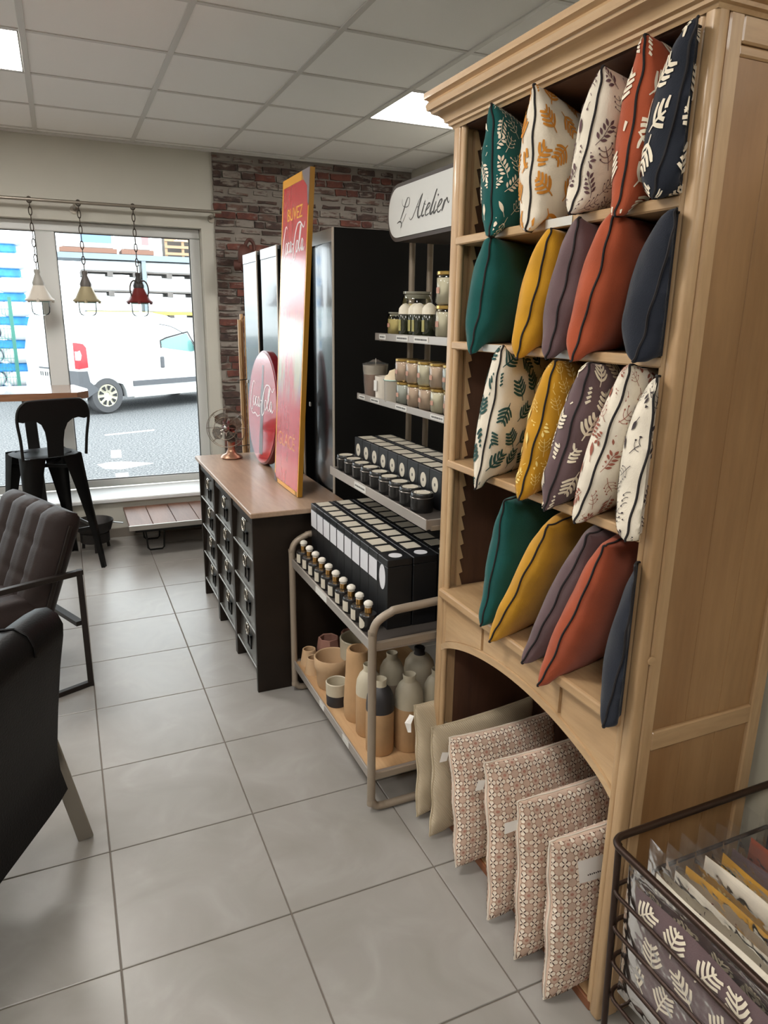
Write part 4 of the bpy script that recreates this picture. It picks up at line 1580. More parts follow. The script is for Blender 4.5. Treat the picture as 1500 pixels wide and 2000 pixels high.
# ---- jars on the two upper shelves
m_jglass = glassy('jar_glass', (.96, .97, .93, 1), .03, 1.45)
m_wax_y = plain('wax_cream_yellow', rgb(206, 188, 128), .5)
m_wax_w = plain('wax_ivory', rgb(220, 212, 192), .5)
m_wax_p = plain('wax_rose_beige', rgb(208, 184, 166), .5)
m_wax_g = plain('wax_grey_blue', rgb(190, 191, 186), .5)
m_lidg = plain('jar_lid_gold', rgb(190, 158, 92), .22, metal=.95)
m_jarlab = plain('jar_label_orange', rgb(178, 132, 110), .5)


def jar(name, label, cat, loc, R, Hh, wax, lid, fill=.86, group=None):
    r_ = thing(name, label, cat, loc, group)
    MB().lathe([(0, .002), (R * .86, .002), (R * .95, .01), (R * .95, Hh * fill), (0, Hh * fill)], 22).build('filling', wax, r_, smooth=40, local=True)
    MB().lathe([(R * .88, 0), (R, .008), (R, Hh * .80), (R * .93, Hh * .88), (R * .90, Hh * .90)], 22, cap=False).build('glass_jar', m_jglass, r_, smooth=50, local=True)
    if lid == 'gold':
        MB().lathe([(R * .95, Hh * .885), (R * .98, Hh * .90), (R * .98, Hh * .985), (R * .9, Hh), (0, Hh)], 22).build('lid', m_lidg, r_, smooth=40, local=True)
    elif lid == 'glass':
        MB().lathe([(R * .80, Hh * .84), (R * .82, Hh * .93), (R * .92, Hh * .95), (R * .92, Hh), (0, Hh)], 22).build('lid', plain('jar_lid_smoky', rgb(134, 132, 118), .15, coat=.5), r_, smooth=40, local=True)
    rows = [[(R * 1.01 * math.cos(PI + a), R * 1.01 * math.sin(PI + a), Hh * .34), (R * 1.01 * math.cos(PI + a), R * 1.01 * math.sin(PI + a), Hh * .52)] for a in (-.22, -.1, 0, .1, .22)]
    MB().strip(rows).build('label', m_jarlab, r_, smooth=60, local=True)
    return r_


ZS2, ZS1 = 1.2725, 1.5075
t_ = thing('wrapped_candle', 'kraft brown candle in clear wrap at the far end of the jar shelf', 'candle', (1.122, 2.612, ZS2))
MB().lathe([(0, 0), (.040, 0), (.046, .09), (0, .09)], 22).build('candle', plain('wax_kraft', rgb(146, 116, 98), .5), t_, smooth=40, local=True)
MB().lathe([(.0405, .055), (.0475, .095), (.049, .12)], 22, cap=False).build('wax_band', plain('wax_white_band', rgb(198, 188, 174), .5), t_, smooth=40, local=True)
MB().lathe([(.043, 0), (.050, .10), (.052, .125), (.03, .13), (.012, .14)], 14, cap=False).build('clear_wrap', glassy('cello_film', (.95, .95, .93, 1), .05, 1.4, .06), t_, smooth=60, local=True)
MB().tube([(0, 0, .09), (.001, 0, .145)], .0015, 5).build('wick', m_capw, t_, local=True)
t_ = thing('white_candle_cup', 'white candle cup with a blank label beside the kraft candle', 'candle', (1.112, 2.500, ZS2))
MB().lathe([(0, 0), (.034, 0), (.037, .085), (.034, .085), (.033, .075), (0, .075)], 22).build('cup', plain('cup_white', rgb(208, 200, 188), .4), t_, smooth=40, local=True)
MB().box(-.039, -.036, -.014, .014, .03, .07, .001).build('label', m_lab, t_, local=True)
t_ = thing('dome_candle', 'grey candle glass with a pale wax rosette on top', 'candle', (1.112, 2.402, ZS2))
MB().lathe([(0, 0), (.040, 0), (.042, .078), (0, .078)], 22).build('glass_cup', plain('candle_glass_grey', rgb(158, 150, 138), .15, coat=.5), t_, smooth=40, local=True)
MB().lathe([(.043, .078), (.036, .095), (.028, .098), (.022, .112), (.010, .116), (0, .120)], 16).build('rosette', plain('wax_rosette', rgb(206, 190, 160), .5), t_, smooth=50, local=True)
MB().tube([(.044 * math.cos(a), .044 * math.sin(a), .079) for a in [2 * PI * s / 18 for s in range(18)]], .002, 5, closed=True).build('glass_rim', m_rim, t_, smooth=60, local=True)
waxes = [m_wax_g, m_wax_p, m_wax_p, m_wax_w, m_wax_p]
nm = ['pale grey', 'rose beige', 'beige', 'ivory', 'rose']
for lv in range(2):
    for q in range(5):
        jar('candle_jar', 'small gold-lidded %s candle jar, %s from the left in the %s tier' % (nm[q], ORD[q], ('lower', 'upper')[lv]), 'jar',
            (1.122, 2.318 - q * .0885 + lv * .012, ZS2 + lv * .0805), .0415, .0795, waxes[(q + lv) % 5], 'gold', group='small gold-lidded jars')
jar('large_candle_jar', 'low cream yellow candle jar with smoky lid at the far end of the top shelf', 'jar', (1.215, 2.60, ZS1), .046, .085, m_wax_y, 'glass', .70)
jar('large_candle_jar', 'large cream yellow candle jar with smoky lid, behind the dark bottles', 'jar', (1.245, 2.508, ZS1), .058, .160, m_wax_y, 'glass', .72)
for q in range(2):
    jar('stacked_jar', ('lower', 'upper')[q] + ' of two ivory gold-lidded jars stacked beside the cabinet', 'jar', (1.205, 2.178, ZS1 + q * .1085), .048, .107, m_wax_w, 'gold', .80, 'stacked ivory jars')
    jar('stacked_jar', ('lower', 'upper')[q] + ' of two ivory jars stacked nearest the near uprights', 'jar', (1.205, 2.06, ZS1 + q * .1085), .048, .107, m_wax_w, 'gold', .80, 'stacked ivory jars')
m_oil = plain('bottle_dark_green', rgb(40, 44, 30), .15, coat=.6)
for q in range(4):
    t_ = thing('dark_bottle', 'dark bottle with pale cap and foil label, %s from the left on the top shelf' % ORD[q], 'bottle', (1.18 + .012 * (q % 2), 2.468 - q * .056, ZS1), 'dark bottles on the top shelf')
    MB().lathe([(0, 0), (.022, 0), (.024, .004), (.026, .075), (.020, .088), (0, .088)], 16).build('bottle_body', m_oil, t_, smooth=40, local=True)
    MB().lathe([(.027, .078), (.025, .098), (.018, .108), (.008, .115), (0, .117)], 14).build('cap', m_wax_w, t_, smooth=40, local=True)
    rows = [[(.0262 * math.cos(PI + a), .0262 * math.sin(PI + a), .018), (.0268 * math.cos(PI + a), .0268 * math.sin(PI + a), .058)] for a in (-.4, -.2, 0, .2, .4)]
    MB().strip(rows).build('label', plain('label_olive', rgb(150, 140, 74), .4), t_, smooth=60, local=True)

# ---- pottery on the bottom board
ZB = .1445
m_terra = plain('clay_sand', rgb(190, 158, 122), .75, var=.08, nscale=12, bump=.2, bscale=120)
m_terra2 = plain('clay_ochre', rgb(180, 144, 104), .75, var=.08, nscale=12, bump=.2, bscale=120)
m_pink = plain('clay_pink', rgb(148, 106, 92), .75, var=.08, nscale=14)
m_cream = plain('glaze_cream', rgb(186, 176, 154), .5, var=.05, nscale=14)
m_bglz = plain('glaze_black', rgb(44, 42, 44), .5)
m_greyclay = plain('clay_grey', rgb(140, 124, 108), .75, var=.06, nscale=12)


def pot(name, label, cat, x, y, parts, group='clay pots on the rack board', seg=28):
    t_ = thing(name, label, cat, (x, y, ZB), group)
    for nm_, prof_, m_ in parts:
        MB().lathe(prof_, seg, cap=False).build(nm_, m_, t_, smooth=40, local=True)
    return t_


def cup(r, h, w=.006, base=.8):
    return [(0, 0), (r * base, 0), (r * (base + .08), .004), (r, h - .003), (r - w * .5, h), (r - w, h - .003), (r * base - w, .01), (0, .009)]


pot('clay_cup', 'small sand coloured clay cup at the far corner of the rack board', 'cup', .838, 2.634, [('cup_body', [(0, 0), (.038, 0), (.028, .066), (.025, .068), (.022, .066), (.030, .008), (0, .008)], m_terra)])
pot('clay_cup', 'small sand coloured clay cup, second from the far corner', 'cup', .832, 2.553, [('cup_body', [(0, 0), (.038, 0), (.028, .066), (.025, .068), (.022, .066), (.030, .008), (0, .008)], m_terra)])
pot('facet_pot', 'pinkish faceted clay pot behind the small cups', 'pot', .925, 2.632, [('pot_body', [(0, 0), (.045, 0), (.052, .05), (.044, .105), (.040, .107), (.036, .104), (.042, .05), (.036, .008), (0, .008)], m_pink)], seg=7)
pot('facet_pot', 'pinkish clay pot at the back beside the large bowl', 'pot', 1.02, 2.62, [('pot_body', [(0, 0), (.040, 0), (.044, .06), (.040, .12), (.036, .122), (.033, .118), (.036, .01), (0, .01)], m_pink)], seg=9)
pt = pot('carved_planter', 'sand coloured clay planter with a carved relief band', 'planter', .868, 2.425, [('planter_body', [(0, 0), (.056, 0), (.062, .008), (.066, .075), (.072, .082), (.074, .125), (.071, .130), (.067, .127), (.060, .075), (.055, .012), (0, .012)], m_terra)])
b = MB()
for q in range(26):
    a = 2 * PI * q / 26
    rad = .0655
    pts = [(rad * math.cos(a + .16 * math.sin(s * 1.1)), rad * math.sin(a + .16 * math.sin(s * 1.1)), .016 + .052 * s / 5) for s in range(6)]
    b.tube(pts, .0035, 5)
b.build('carved_relief', m_terra2, pt, smooth=60)
pot('clay_bowl', 'large pale clay bowl with a dark foot behind the carved planter', 'bowl', .985, 2.44, [('foot', [(0, 0), (.048, 0), (.058, .09), (.066, .095)], m_bglz), ('bowl_body', [(.066, .095), (.074, .10), (.076, .178), (.072, .182), (.068, .178), (.064, .11), (0, .105)], m_cream)])
pot('small_planter', 'small two tone cup with a black lower half at the board edge', 'cup', .835, 2.285, [('lower', [(0, 0), (.040, 0), (.042, .045)], m_bglz), ('upper', [(.042, .045), (.043, .092), (.040, .095), (.037, .092), (.035, .02), (0, .015)], m_cream)])
pot('tall_vase', 'tall tapering ochre vase with a thick rim', 'vase', .876, 2.165, [('vase_body', [(0, 0), (.050, 0), (.054, .01), (.056, .06), (.050, .16), (.046, .25), (.045, .268), (.042, .276), (.034, .276), (.030, .266), (.032, .20), (.03, .05), (0, .04)], m_terra2)])


def bottle_vase(label, x, y, m_top, m_low, h=.265, r=.046, neck=None):
    s = h / .265
    pot('bottle_vase', label, 'vase', x, y, [('lower', [(0, 0), (r - .003, 0), (r, .005), (r, .155 * s)], m_low),
                                            ('shoulder', [(r, .155 * s), (r, .175 * s), (r * .93, .205 * s), (r * .72, .228 * s), (r * .45, .242 * s)], m_top),
                                            ('neck', [(r * .45, .242 * s), (r * .42, .25 * s), (r * .46, .263 * s), (r * .43, .266 * s), (r * .36, .262 * s), (r * .34, .24 * s), (0, .235 * s)], neck or m_top)], 'bottle shaped vases')


bottle_vase('ochre bottle vase with cream shoulder, next to the tall tapering vase', .872, 2.06, m_cream, m_terra2)
bottle_vase('ochre bottle vase with black shoulder at the near front corner', .865, 1.945, m_bglz, m_terra2, .268, .048, m_cream)
bottle_vase('ochre bottle vase with cream shoulder, between the near tube and the grey one', .965, 1.93, m_cream, m_terra2, .272, .050)
bottle_vase('grey bottle vase with cream shoulder, nearest the cabinet', 1.068, 1.92, m_cream, m_greyclay, .275, .049)
bottle_vase('pale bottle vase half hidden behind the near tube', .985, 2.115, m_cream, m_greyclay, .262, .046)
pot('round_vase', 'round pale vase with a black neck at the back of the board', 'vase', 1.12, 2.16, [('vase_body', [(0, 0), (.03, 0), (.055, .07), (.060, .14), (.054, .18), (.038, .205), (.022, .212)], m_cream), ('neck', [(.022, .212), (.018, .222), (.021, .238), (.017, .24), (.013, .22), (0, .215)], m_bglz)])
pot('clay_jug', 'sand coloured clay jug at the back of the board under the shelf bar', 'jug', 1.20, 2.08, [('jug_body', [(0, 0), (.045, 0), (.055, .10), (.046, .22), (.044, .30), (.040, .302), (.037, .29), (.04, .12), (0, .05)], m_terra)])

# ================================================================== WOODEN CABINET
oakA, oakB = rgb(197, 166, 127), rgb(169, 134, 95)
m_oakz = wood('oak_upright', oakA, oakB, 'z', .42, 7, coat=.15)
m_oaky = wood('oak_lengthwise', oakA, oakB, 'y', .42, 7, coat=.15)
m_oakx = wood('oak_crosswise', oakA, oakB, 'x', .42, 7, coat=.15)
m_oakp = wood('oak_side_panel', rgb(168, 131, 90), rgb(140, 102, 64), 'z', .45, 5, coat=.1)
m_inner_shade = wood('cabinet_inner_brown_shaded', rgb(96, 64, 46), rgb(70, 44, 32), 'z', .6, 6)  # brown wood, darkened for the shade deep in the shelves
XF, XB, YN, YF = .985, 1.372, .955, 1.795
cab = thing('open_bookcase', 'large pale oak open bookcase filled with cushions', 'bookcase', (1.18, 1.375, 0))
ST = .046


def post(y0, y1, x0, x1):
    """stile with rounded bead on its outer edges"""
    b = MB()
    b.box(x0, x1, y0, y1, 0, 2.06, .006, seg=2)
    return b


MB().box(XF, XF + .03, YN, YN + ST - .018, 0, 2.06, .008, seg=3).build('stile', m_oakz, cab, smooth=60)
MB().lathe([(.010, .004), (.010, 2.05)], 10, (XF + .012, YN + ST - .010, 0)).build('stile_bead', m_oakz, cab, smooth=60)
MB().box(XF, XF + .03, YF - ST + .012, YF, 0, 2.06, .008, seg=3).build('stile', m_oakz, cab, smooth=60)
MB().lathe([(.009, .004), (.009, 2.05)], 10, (XF + .012, YF - ST + .006, 0)).build('stile_bead', m_oakz, cab, smooth=60)
# near side: frame and panel
MB().box(XF + .031, XF + .062, YN + .001, YN + .024, 0, 2.06, .003).build('side_stile', m_oakz, cab)
MB().box(XB - .035, XB, YN + .001, YN + .024, 0, 2.06, .003).build('side_stile', m_oakz, cab)
MB().box(XF + .062, XB - .035, YN + .002, YN + .024, .702, .747, .003).build('side_rail', m_oakx, cab)
MB().box(XF + .062, XB - .035, YN + .002, YN + .024, 2.008, 2.06, .003).build('side_rail', m_oakx, cab)
MB().box(XF + .062, XB - .035, YN + .005, YN + .024, 1.990, 2.0065, .003).build('side_rail', m_oakx, cab)
MB().box(XF + .062, XB - .035, YN + .002, YN + .024, .0, .07, .003).build('side_rail', m_oakx, cab)
for z0, z1 in ((.07, .702), (.747, 1.99)):
    for q in range(3):
        x0 = XF + .062 + q * (XB - .035 - XF - .062) / 3
        x1 = XF + .062 + (q + 1) * (XB - .035 - XF - .062) / 3
        MB().box(x0 + .0004, x1 - .0004, YN + .009, YN + .02, z0, z1, .0008).build('side_board', m_oakp, cab)
MB().lathe([(0, .004), (.009, .003), (.010, 0)], 14, M=frameM((1.015, YN, .92), (1, 0, 0), (0, 0, 1))).build('screw_cap', m_oakx, cab, smooth=50)
# far side and back
MB().box(XF + .031, XB, YF - .022, YF, 0, 2.06, .002).build('side_panel', m_oakz, cab)
MB().box(XF + .06, XB - .01, YF - .026, YF - .0225, .02, 2.05).build('side_shade_sheet', m_inner_shade, cab)  # dark sheet standing for the shade on the far side panel
MB().box(XB - .012, XB, YN + .024, YF - .022, .02, 2.05).build('back_panel', m_inner_shade, cab)
# toothed shelf rails
for x in (XF + .045, XB - .07):
    for ys, sg in ((YF - .0262, -1), (YN + .0205, 1)):
        poly = [(0, .60)]
        z = .60
        while z < 2.03:
            poly += [(.020, z + .004), (.008, z + .045)]
            z += .045
        poly += [(0, z)]
        b = MB()
        b.prism([(p_ * .0 + p_, q_) for p_, q_ in poly], (x, ys, 0), (1, 0, 0), (0, 0, 1), .011 if sg < 0 else -.011)
        b.build('toothed_rail', m_oakz, cab)
# shelves
SH = {'top': 1.782, 'second': 1.512, 'third': 1.179, 'fourth': .786}
for nm_, z in list(SH.items())[:3]:
    MB().box(XF + .001, XB - .015, YN + .034, YF - .028, z - .021, z, .003).build('shelf', m_oaky, cab)
MB().box(XF - .012, XB - .015, YN + .034, YF - .028, .757, .786, .006, seg=2).build('shelf', m_oaky, cab)
MB().box(XF + .01, XB - .015, YN + .03, YF - .028, .004, .026, .002).build('base_board', m_oaky, cab)
m_red = wood('base_strip_reddish', rgb(146, 92, 60), rgb(116, 70, 44), 'y', .5, 7)
MB().box(XF + .002, XF + .0098, YN + .03, YF - .03, .0, .027, .002).build('base_strip', m_red, cab)
# arched apron in three panels
ya, yb = YN + .038, YF - .034


def archz(y):
    return .578 + .090 * max(0, 1 - ((y - (ya + yb) / 2) / ((yb - ya) / 2)) ** 2) ** .8


def apron(y0, y1, x, dz, d, zt=.757):
    n = 14
    pts = [(y0 + (y1 - y0) * q / n, archz(y0 + (y1 - y0) * q / n) + dz) for q in range(n + 1)]
    return [(p_, q_) for p_, q_ in pts] + [(y1, zt), (y0, zt)]


d1, d2 = 1.190, 1.538
for y0, y1 in ((ya, d1 - .006), (d1 + .006, d2 - .006), (d2 + .006, yb)):
    MB().prism(apron(y0, y1, XF, .022, 0), (XF + .03, 0, 0), (0, 1, 0), (0, 0, 1), -.022).build('apron_panel', m_oaky, cab)
MB().prism(apron(ya, yb, XF, .010, 0), (XF + .034, 0, 0), (0, 1, 0), (0, 0, 1), -.018).build('apron_back', m_oakz, cab)
n = 28
lo = [(ya + (yb - ya) * q / n, archz(ya + (yb - ya) * q / n)) for q in range(n + 1)]
hi = [(y, z + .021) for y, z in lo[::-1]]
MB().prism(lo + hi, (XF + .034, 0, 0), (0, 1, 0), (0, 0, 1), -.032).build('arch_rim', m_oaky, cab)
# cornice, swept round front and both ends
prof_c = [(0, 2.046), (-.004, 2.052), (-.010, 2.054), (-.011, 2.060), (-.018, 2.063), (-.020, 2.071), (-.030, 2.080), (-.044, 2.086), (-.046, 2.092), (-.053, 2.094), (-.056, 2.108), (-.050, 2.116), (-.054, 2.119), (-.060, 2.122), (-.060, 2.136), (.0, 2.136)]
b = MB()
pathc = [((XB, YF), (0, 1)), ((XF, YF), (-1, 1)), ((XF, YN), (-1, -1)), ((XB, YN), (0, -1))]
b.strip([[Vector((px + nx * -o, py + ny * -o, z)) for o, z in prof_c] for (px, py), (nx, ny) in pathc])
b.build('cornice', m_oaky, cab, smooth=35)
MB().box(XF - .05, XB, YN - .05, YF + .05, 2.1355, 2.140).build('top_board', m_oaky, cab)
MB().box(XF + .01, XB - .015, YN + .026, YF - .028, 2.045, 2.062).build('inner_top', m_inner_shade, cab)
m_tag = plain('shelf_clear_label', rgb(206, 204, 196), .3, coat=.4)
for z, ys in ((1.782, (1.32,)), (1.512, (1.55, 1.27))):
    for y in ys:
        MB().box(XF - .001, XF + .0005, y - .045, y + .045, z - .019, z - .001).build('shelf_label', m_tag, cab)

# ================================================================== CUSHIONS
m_pipe = plain('piping_black', rgb(26, 22, 24), .85)
PAL = {'teal': rgb(17, 80, 77), 'mustard': rgb(190, 138, 32), 'plum': rgb(98, 78, 80), 'rust': rgb(162, 77, 48), 'navy': rgb(29, 33, 43), 'cream': rgb(222, 212, 194), 'beige': rgb(190, 174, 148)}
fab = {k_: fabric('linen_' + k_, c) for k_, c in PAL.items()}
ink = {k_: plain('print_' + k_, c, .9) for k_, c in
       {'cream': rgb(226, 214, 192), 'orange': rgb(196, 128, 40), 'plum': rgb(92, 66, 70), 'green': rgb(34, 72, 68), 'rust': rgb(146, 84, 66), 'black': rgb(62, 52, 54), 'straw': rgb(232, 208, 130), 'brown': rgb(166, 130, 108), 'petal': rgb(240, 226, 208), 'blush': rgb(184, 134, 116)}.items()}


def fern(rnd, s):
    """bold fern sprig: list of (points, width)"""
    out = [([(0, -.56 * s), (.02 * s, 0), (0, .46 * s)], .05 * s)]
    n = 4
    for q in range(n):
        y = -.30 * s + .205 * s * q
        ln = .46 * s * (1 - .13 * q)
        for sg in (-1, 1):
            out.append(([(0, y), (sg * ln * .45, y + ln * .30), (sg * ln * .86, y + ln * .78)], .092 * s))
    return out, []


def twig(rnd, s):
    """twig with leaves"""
    st_ = [(0, -.5 * s), (.05 * s, -.1 * s), (0, .3 * s), (.04 * s, .5 * s)]
    out = [(st_, .030 * s)]
    lv = []
    for q in range(4):
        y = -.25 * s + .2 * s * q
        for sg in (-1, 1):
            lv.append((sg * .05 * s, y, sg * .30 * s, y + .17 * s, .085 * s))
    lv.append((.02 * s, .42 * s, .05 * s, .68 * s, .09 * s))
    return out, lv


def berry(rnd, s):
    out = [([(0, -.5 * s), (.03 * s, 0), (-.02 * s, .45 * s)], .028 * s)]
    lv = []
    for q in range(3):
        y = -.2 * s + .22 * s * q
        for sg in (-1, 1):
            ex, ey = sg * .26 * s, y + .20 * s
            out.append(([(0, y), (sg * .14 * s, y + .06 * s), (ex, ey)], .024 * s))
            lv.append((ex - .035 * s, ey, ex + .035 * s, ey + .03 * s, .07 * s))
    return out, lv


def leaf1(rnd, s):
    return [([(0, -.45 * s), (0, .0)], .03 * s)], [(0, -.2 * s, 0, .42 * s, .16 * s)]


def arcmap(S, axis):
    """arc length across the face -> face parameter, so that prints keep their size on the bulge"""
    ts = [math.sin(PI / 2 * (-1 + 2 * q / 120)) for q in range(121)]
    P = [S(1, t, 0) if axis == 0 else S(1, 0, t) for t in ts]
    acc = [0.0]
    for p, q in zip(P, P[1:]):
        acc.append(acc[-1] + (q - p).length)
    tot = acc[-1]

    def f(x):
        x += tot / 2
        if x <= 0 or x >= tot:
            return 2.0
        lo_, hi_ = 0, 120
        while hi_ - lo_ > 1:
            md = (lo_ + hi_) // 2
            if acc[md] <= x:
                lo_ = md
            else:
                hi_ = md
        w = (x - acc[lo_]) / max(1e-9, acc[hi_] - acc[lo_])
        return ts[lo_] + (ts[hi_] - ts[lo_]) * w
    return f, tot


def cushion(name, label, group, B, T, theta, L, thick, m, zlo, zhi, decor=None, motif=None, pipe=True, ylim=(.99, 1.752), seed=1, N=40, k_=.045, xcl=.990, pipe_m=None, drop=0.0):
    B, T = Vector(B), Vector(T)
    v = T - B
    hgt = v.length
    vh_ = v.normalized()
    u = Vector((math.cos(theta), math.sin(theta), -drop))
    u = (u - vh_ * u.dot(vh_)).normalized()
    nn = u.cross(vh_).normalized()          # points to -y (the viewer's right)
    if nn.y > 0:
        nn = -nn
    rnd = random.Random(seed)
    ph = [rnd.uniform(0, 6) for _ in range(6)]
    c = B + v * .5 + u * (L / 2)

    def fix(p):
        f = min(1, max(0, (p.x - (xcl - .03)) / .03))
        if zlo is not None and f > 0:
            z = max(p.z, zlo + .0015)
            p.z += (z - p.z) * f
        if zhi is not None and f > 0:
            z = min(p.z, zhi - .002)
            p.z += (z - p.z) * f
        if ylim:
            p.y = min(p.y, ylim[1] - .02 * abs(p.z - c.z))
            if p.x > xcl - .01:
                p.y = max(p.y, ylim[0])
            elif ylim[0] < 1 and c.y < 1.25:
                p.y = max(p.y, 1.005 * p.x + .004)
        if p.x > 1.352:
            p.x = 1.352
        return p

    def S(sg, a, b_, off=0.0):
        x = a * (1 - k_ * (1 - b_ * b_))
        y = b_ * (1 - k_ * 1.2 * (1 - a * a))
        w = thick / 2 * (max(0, (1 - a * a) * (1 - b_ * b_))) ** .345
        w *= 1 + .05 * math.sin(3 * a + ph[0]) * math.cos(2.6 * b_ + ph[1])
        wr = .0022 * math.sin(11 * a + 5 * b_ + ph[2]) * math.exp(-((1 - abs(a)) * 3)) + .002 * math.sin(13 * b_ + ph[3] + 3 * a) * math.exp(-((1 - abs(b_)) * 3))
        return fix(c + u * (x * L / 2) + vh_ * (y * hgt / 2) + nn * (sg * (w + wr * min(1, w * 60))) + u * (.0025 * math.sin(9 * b_ + ph[4]) * (a < -.9))) + nn * (sg * off) - u * (off * .8 * max(0, -a) ** 6)
    root = thing(name, label, 'cushion', B, group)
    b = MB()
    grid = [math.sin(PI / 2 * (-1 + 2 * q / N)) for q in range(N + 1)]
    for sg in (1, -1):
        b.strip([[S(sg, a, bb) for a in grid] for bb in grid])
    bmesh.ops.remove_doubles(b.bm, verts=b.bm.verts, dist=.0003)
    b.build('cover', m, root, smooth=80)
    if pipe:
        pts = [S(1, a, 1) for a in grid[::-1]] + [S(1, -1, bb) for bb in grid[::-1][1:]] + [S(1, a, -1) for a in grid[1:]]
        pts = [p + nn * (.0011 * math.sin(q * .9 + ph[5]) + .0012 * math.sin(q * .37 + ph[4])) - u * .0010 for q, p in enumerate(pts)]
        MB().tube(pts, .0024, 5).build('piping', pipe_m or m_pipe, root, smooth=60)
    if decor:
        fa_, La = arcmap(S, 0)
        fb_, Lb = arcmap(S, 1)
        b = MB()
        step = {'fern': .063, 'leaf': .044}[motif]
        for sg in (1, -1):
            ny = int(Lb / step) + 2
            nx = int(La / step) + 2
            for iy in range(ny):
                for ix in range(nx):
                    cx_ = (ix + .5 * (iy % 2) + .25 - nx / 2) * step + rnd.uniform(-.12, .12) * step
                    cy_ = (iy + .5 - ny / 2) * step + rnd.uniform(-.12, .12) * step
                    if abs(cx_) > La * .54 or abs(cy_) > Lb * .54:
                        continue
                    ang = rnd.uniform(-.9, .9) + (PI if rnd.random() < .3 else 0)
                    s_ = step * (.86 if motif == 'fern' else 1.0) * rnd.uniform(.9, 1.08)
                    fn = fern if motif == 'fern' else rnd.choice((twig, twig, berry, berry, leaf1))
                    st_, lv = fn(rnd, s_)
                    ca, sa = math.cos(ang), math.sin(ang)

                    def place(x, y):
                        X, Y = cx_ + x * ca - y * sa, cy_ + x * sa + y * ca
                        a, bb = fa_(X), fb_(Y)
                        if abs(a) > .9985 or abs(bb) > .9985:
                            return None
                        return S(sg, a, bb, .0018)
                    for p_, w in st_:
                        pts = sp2(p_, 4)
                        n_ = len(pts)
                        ws = [w * (.75 + .5 * math.sin(PI * min(1, (q + .8) / n_))) for q in range(n_)] if motif == 'fern' else w
                        b.stroke(pts, ws, place)
                    for x0, y0, x1, y1, w in lv:
                        pts = [(x0 + (x1 - x0) * q / 5, y0 + (y1 - y0) * q / 5) for q in range(6)]
                        b.stroke(pts, [max(.0006, 1.5 * w * math.sin(PI * (q + .15) / 5.3)) for q in range(6)], place)
        b.build('leaf_print', ink[decor], root, normals=False, kind='stuff')
    return root, S, L, hgt


def ang(B, d=18):
    return math.atan2(B[1], B[0]) - math.radians(d)


X = .942
ROWS = {
    'top': (1.782, 2.044, [((1.523, 1.760), (1.560, 2.048), 'teal', 'cream', 'leaf'), ((1.373, 1.757), (1.395, 2.046), 'cream', 'orange', 'fern'), ((1.227, 1.775), (1.180, 2.022), 'cream', 'plum', 'leaf'),
                            ((1.096, 1.756), (1.075, 2.040), 'rust', 'cream', 'fern'), ((1.010, 1.775), (.965, 2.032), 'navy', 'cream', 'fern')]),
    'second': (1.512, 1.760, [((1.588, 1.487), (1.535, 1.760), 'teal', None, None), ((1.383, 1.487), (1.304, 1.756), 'mustard', None, None), ((1.270, 1.493), (1.214, 1.768), 'plum', None, None),
                              ((1.187, 1.492), (1.112, 1.770), 'rust', None, None), ((1.010, 1.502), (.958, 1.754), 'navy', None, None)]),
    'third': (1.179, 1.490, [((1.530, 1.148), (1.460, 1.512), 'cream', 'green', 'fern'), ((1.337, 1.165), (1.256, 1.490), 'mustard', 'straw', 'leaf'), ((1.240, 1.165), (1.142, 1.492), 'plum', 'cream', 'fern'),
                             ((1.133, 1.166), (1.028, 1.496), 'cream', 'rust', 'leaf'), ((.985, 1.170), (.950, 1.480), 'cream', 'black', 'leaf')]),
    'fourth': (.786, 1.157, [((1.470, .790), (1.415, 1.145), 'teal', None, None), ((1.427, .764), (1.235, 1.130), 'mustard', None, None), ((1.278, .775), (1.100, 1.150), 'plum', None, None),
                             ((1.210, .748), (1.052, 1.140), 'rust', None, None), ((.990, .768), (.950, 1.125), 'navy', None, None)]),
}
DESC = {('cream', 'leaf'): 'cream cushion with %s leaf sprigs', ('cream', 'fern'): 'cream cushion with %s fern sprigs'}
sd = 1
for rn_, (zlo, zhi, items) in ROWS.items():
    for (yb_, zb_), (yt_, zt_), c_, dec, mo in items:
        sd += 1
        if dec:
            pn = {'straw': 'pale straw'}.get(dec, dec)
            L_ = '%s cushion printed with %s %s sprigs, %s shelf from the top' % (c_, pn, 'fern' if mo == 'fern' else 'leaf', {'top': 'first', 'second': 'second', 'third': 'third', 'fourth': 'fourth'}[rn_])
        else:
            L_ = 'plain %s cushion with black piping on the %s shelf from the top' % (c_, {'top': 'first', 'second': 'second', 'third': 'third', 'fourth': 'fourth'}[rn_])
        cushion('piped_cushion', L_, 'piped cushions on the %s shelf' % rn_, (X, yb_, zb_), (X + .012, yt_, zt_), ang((X, yb_), {'top': 27, 'second': 22, 'third': 25, 'fourth': 35}[rn_]), .375, {'top': .13, 'second': .138, 'third': .13, 'fourth': .118}[rn_] + (.05 if yb_ < 1.02 else 0), fab[c_], zlo, zhi, dec, mo, seed=sd * 7)

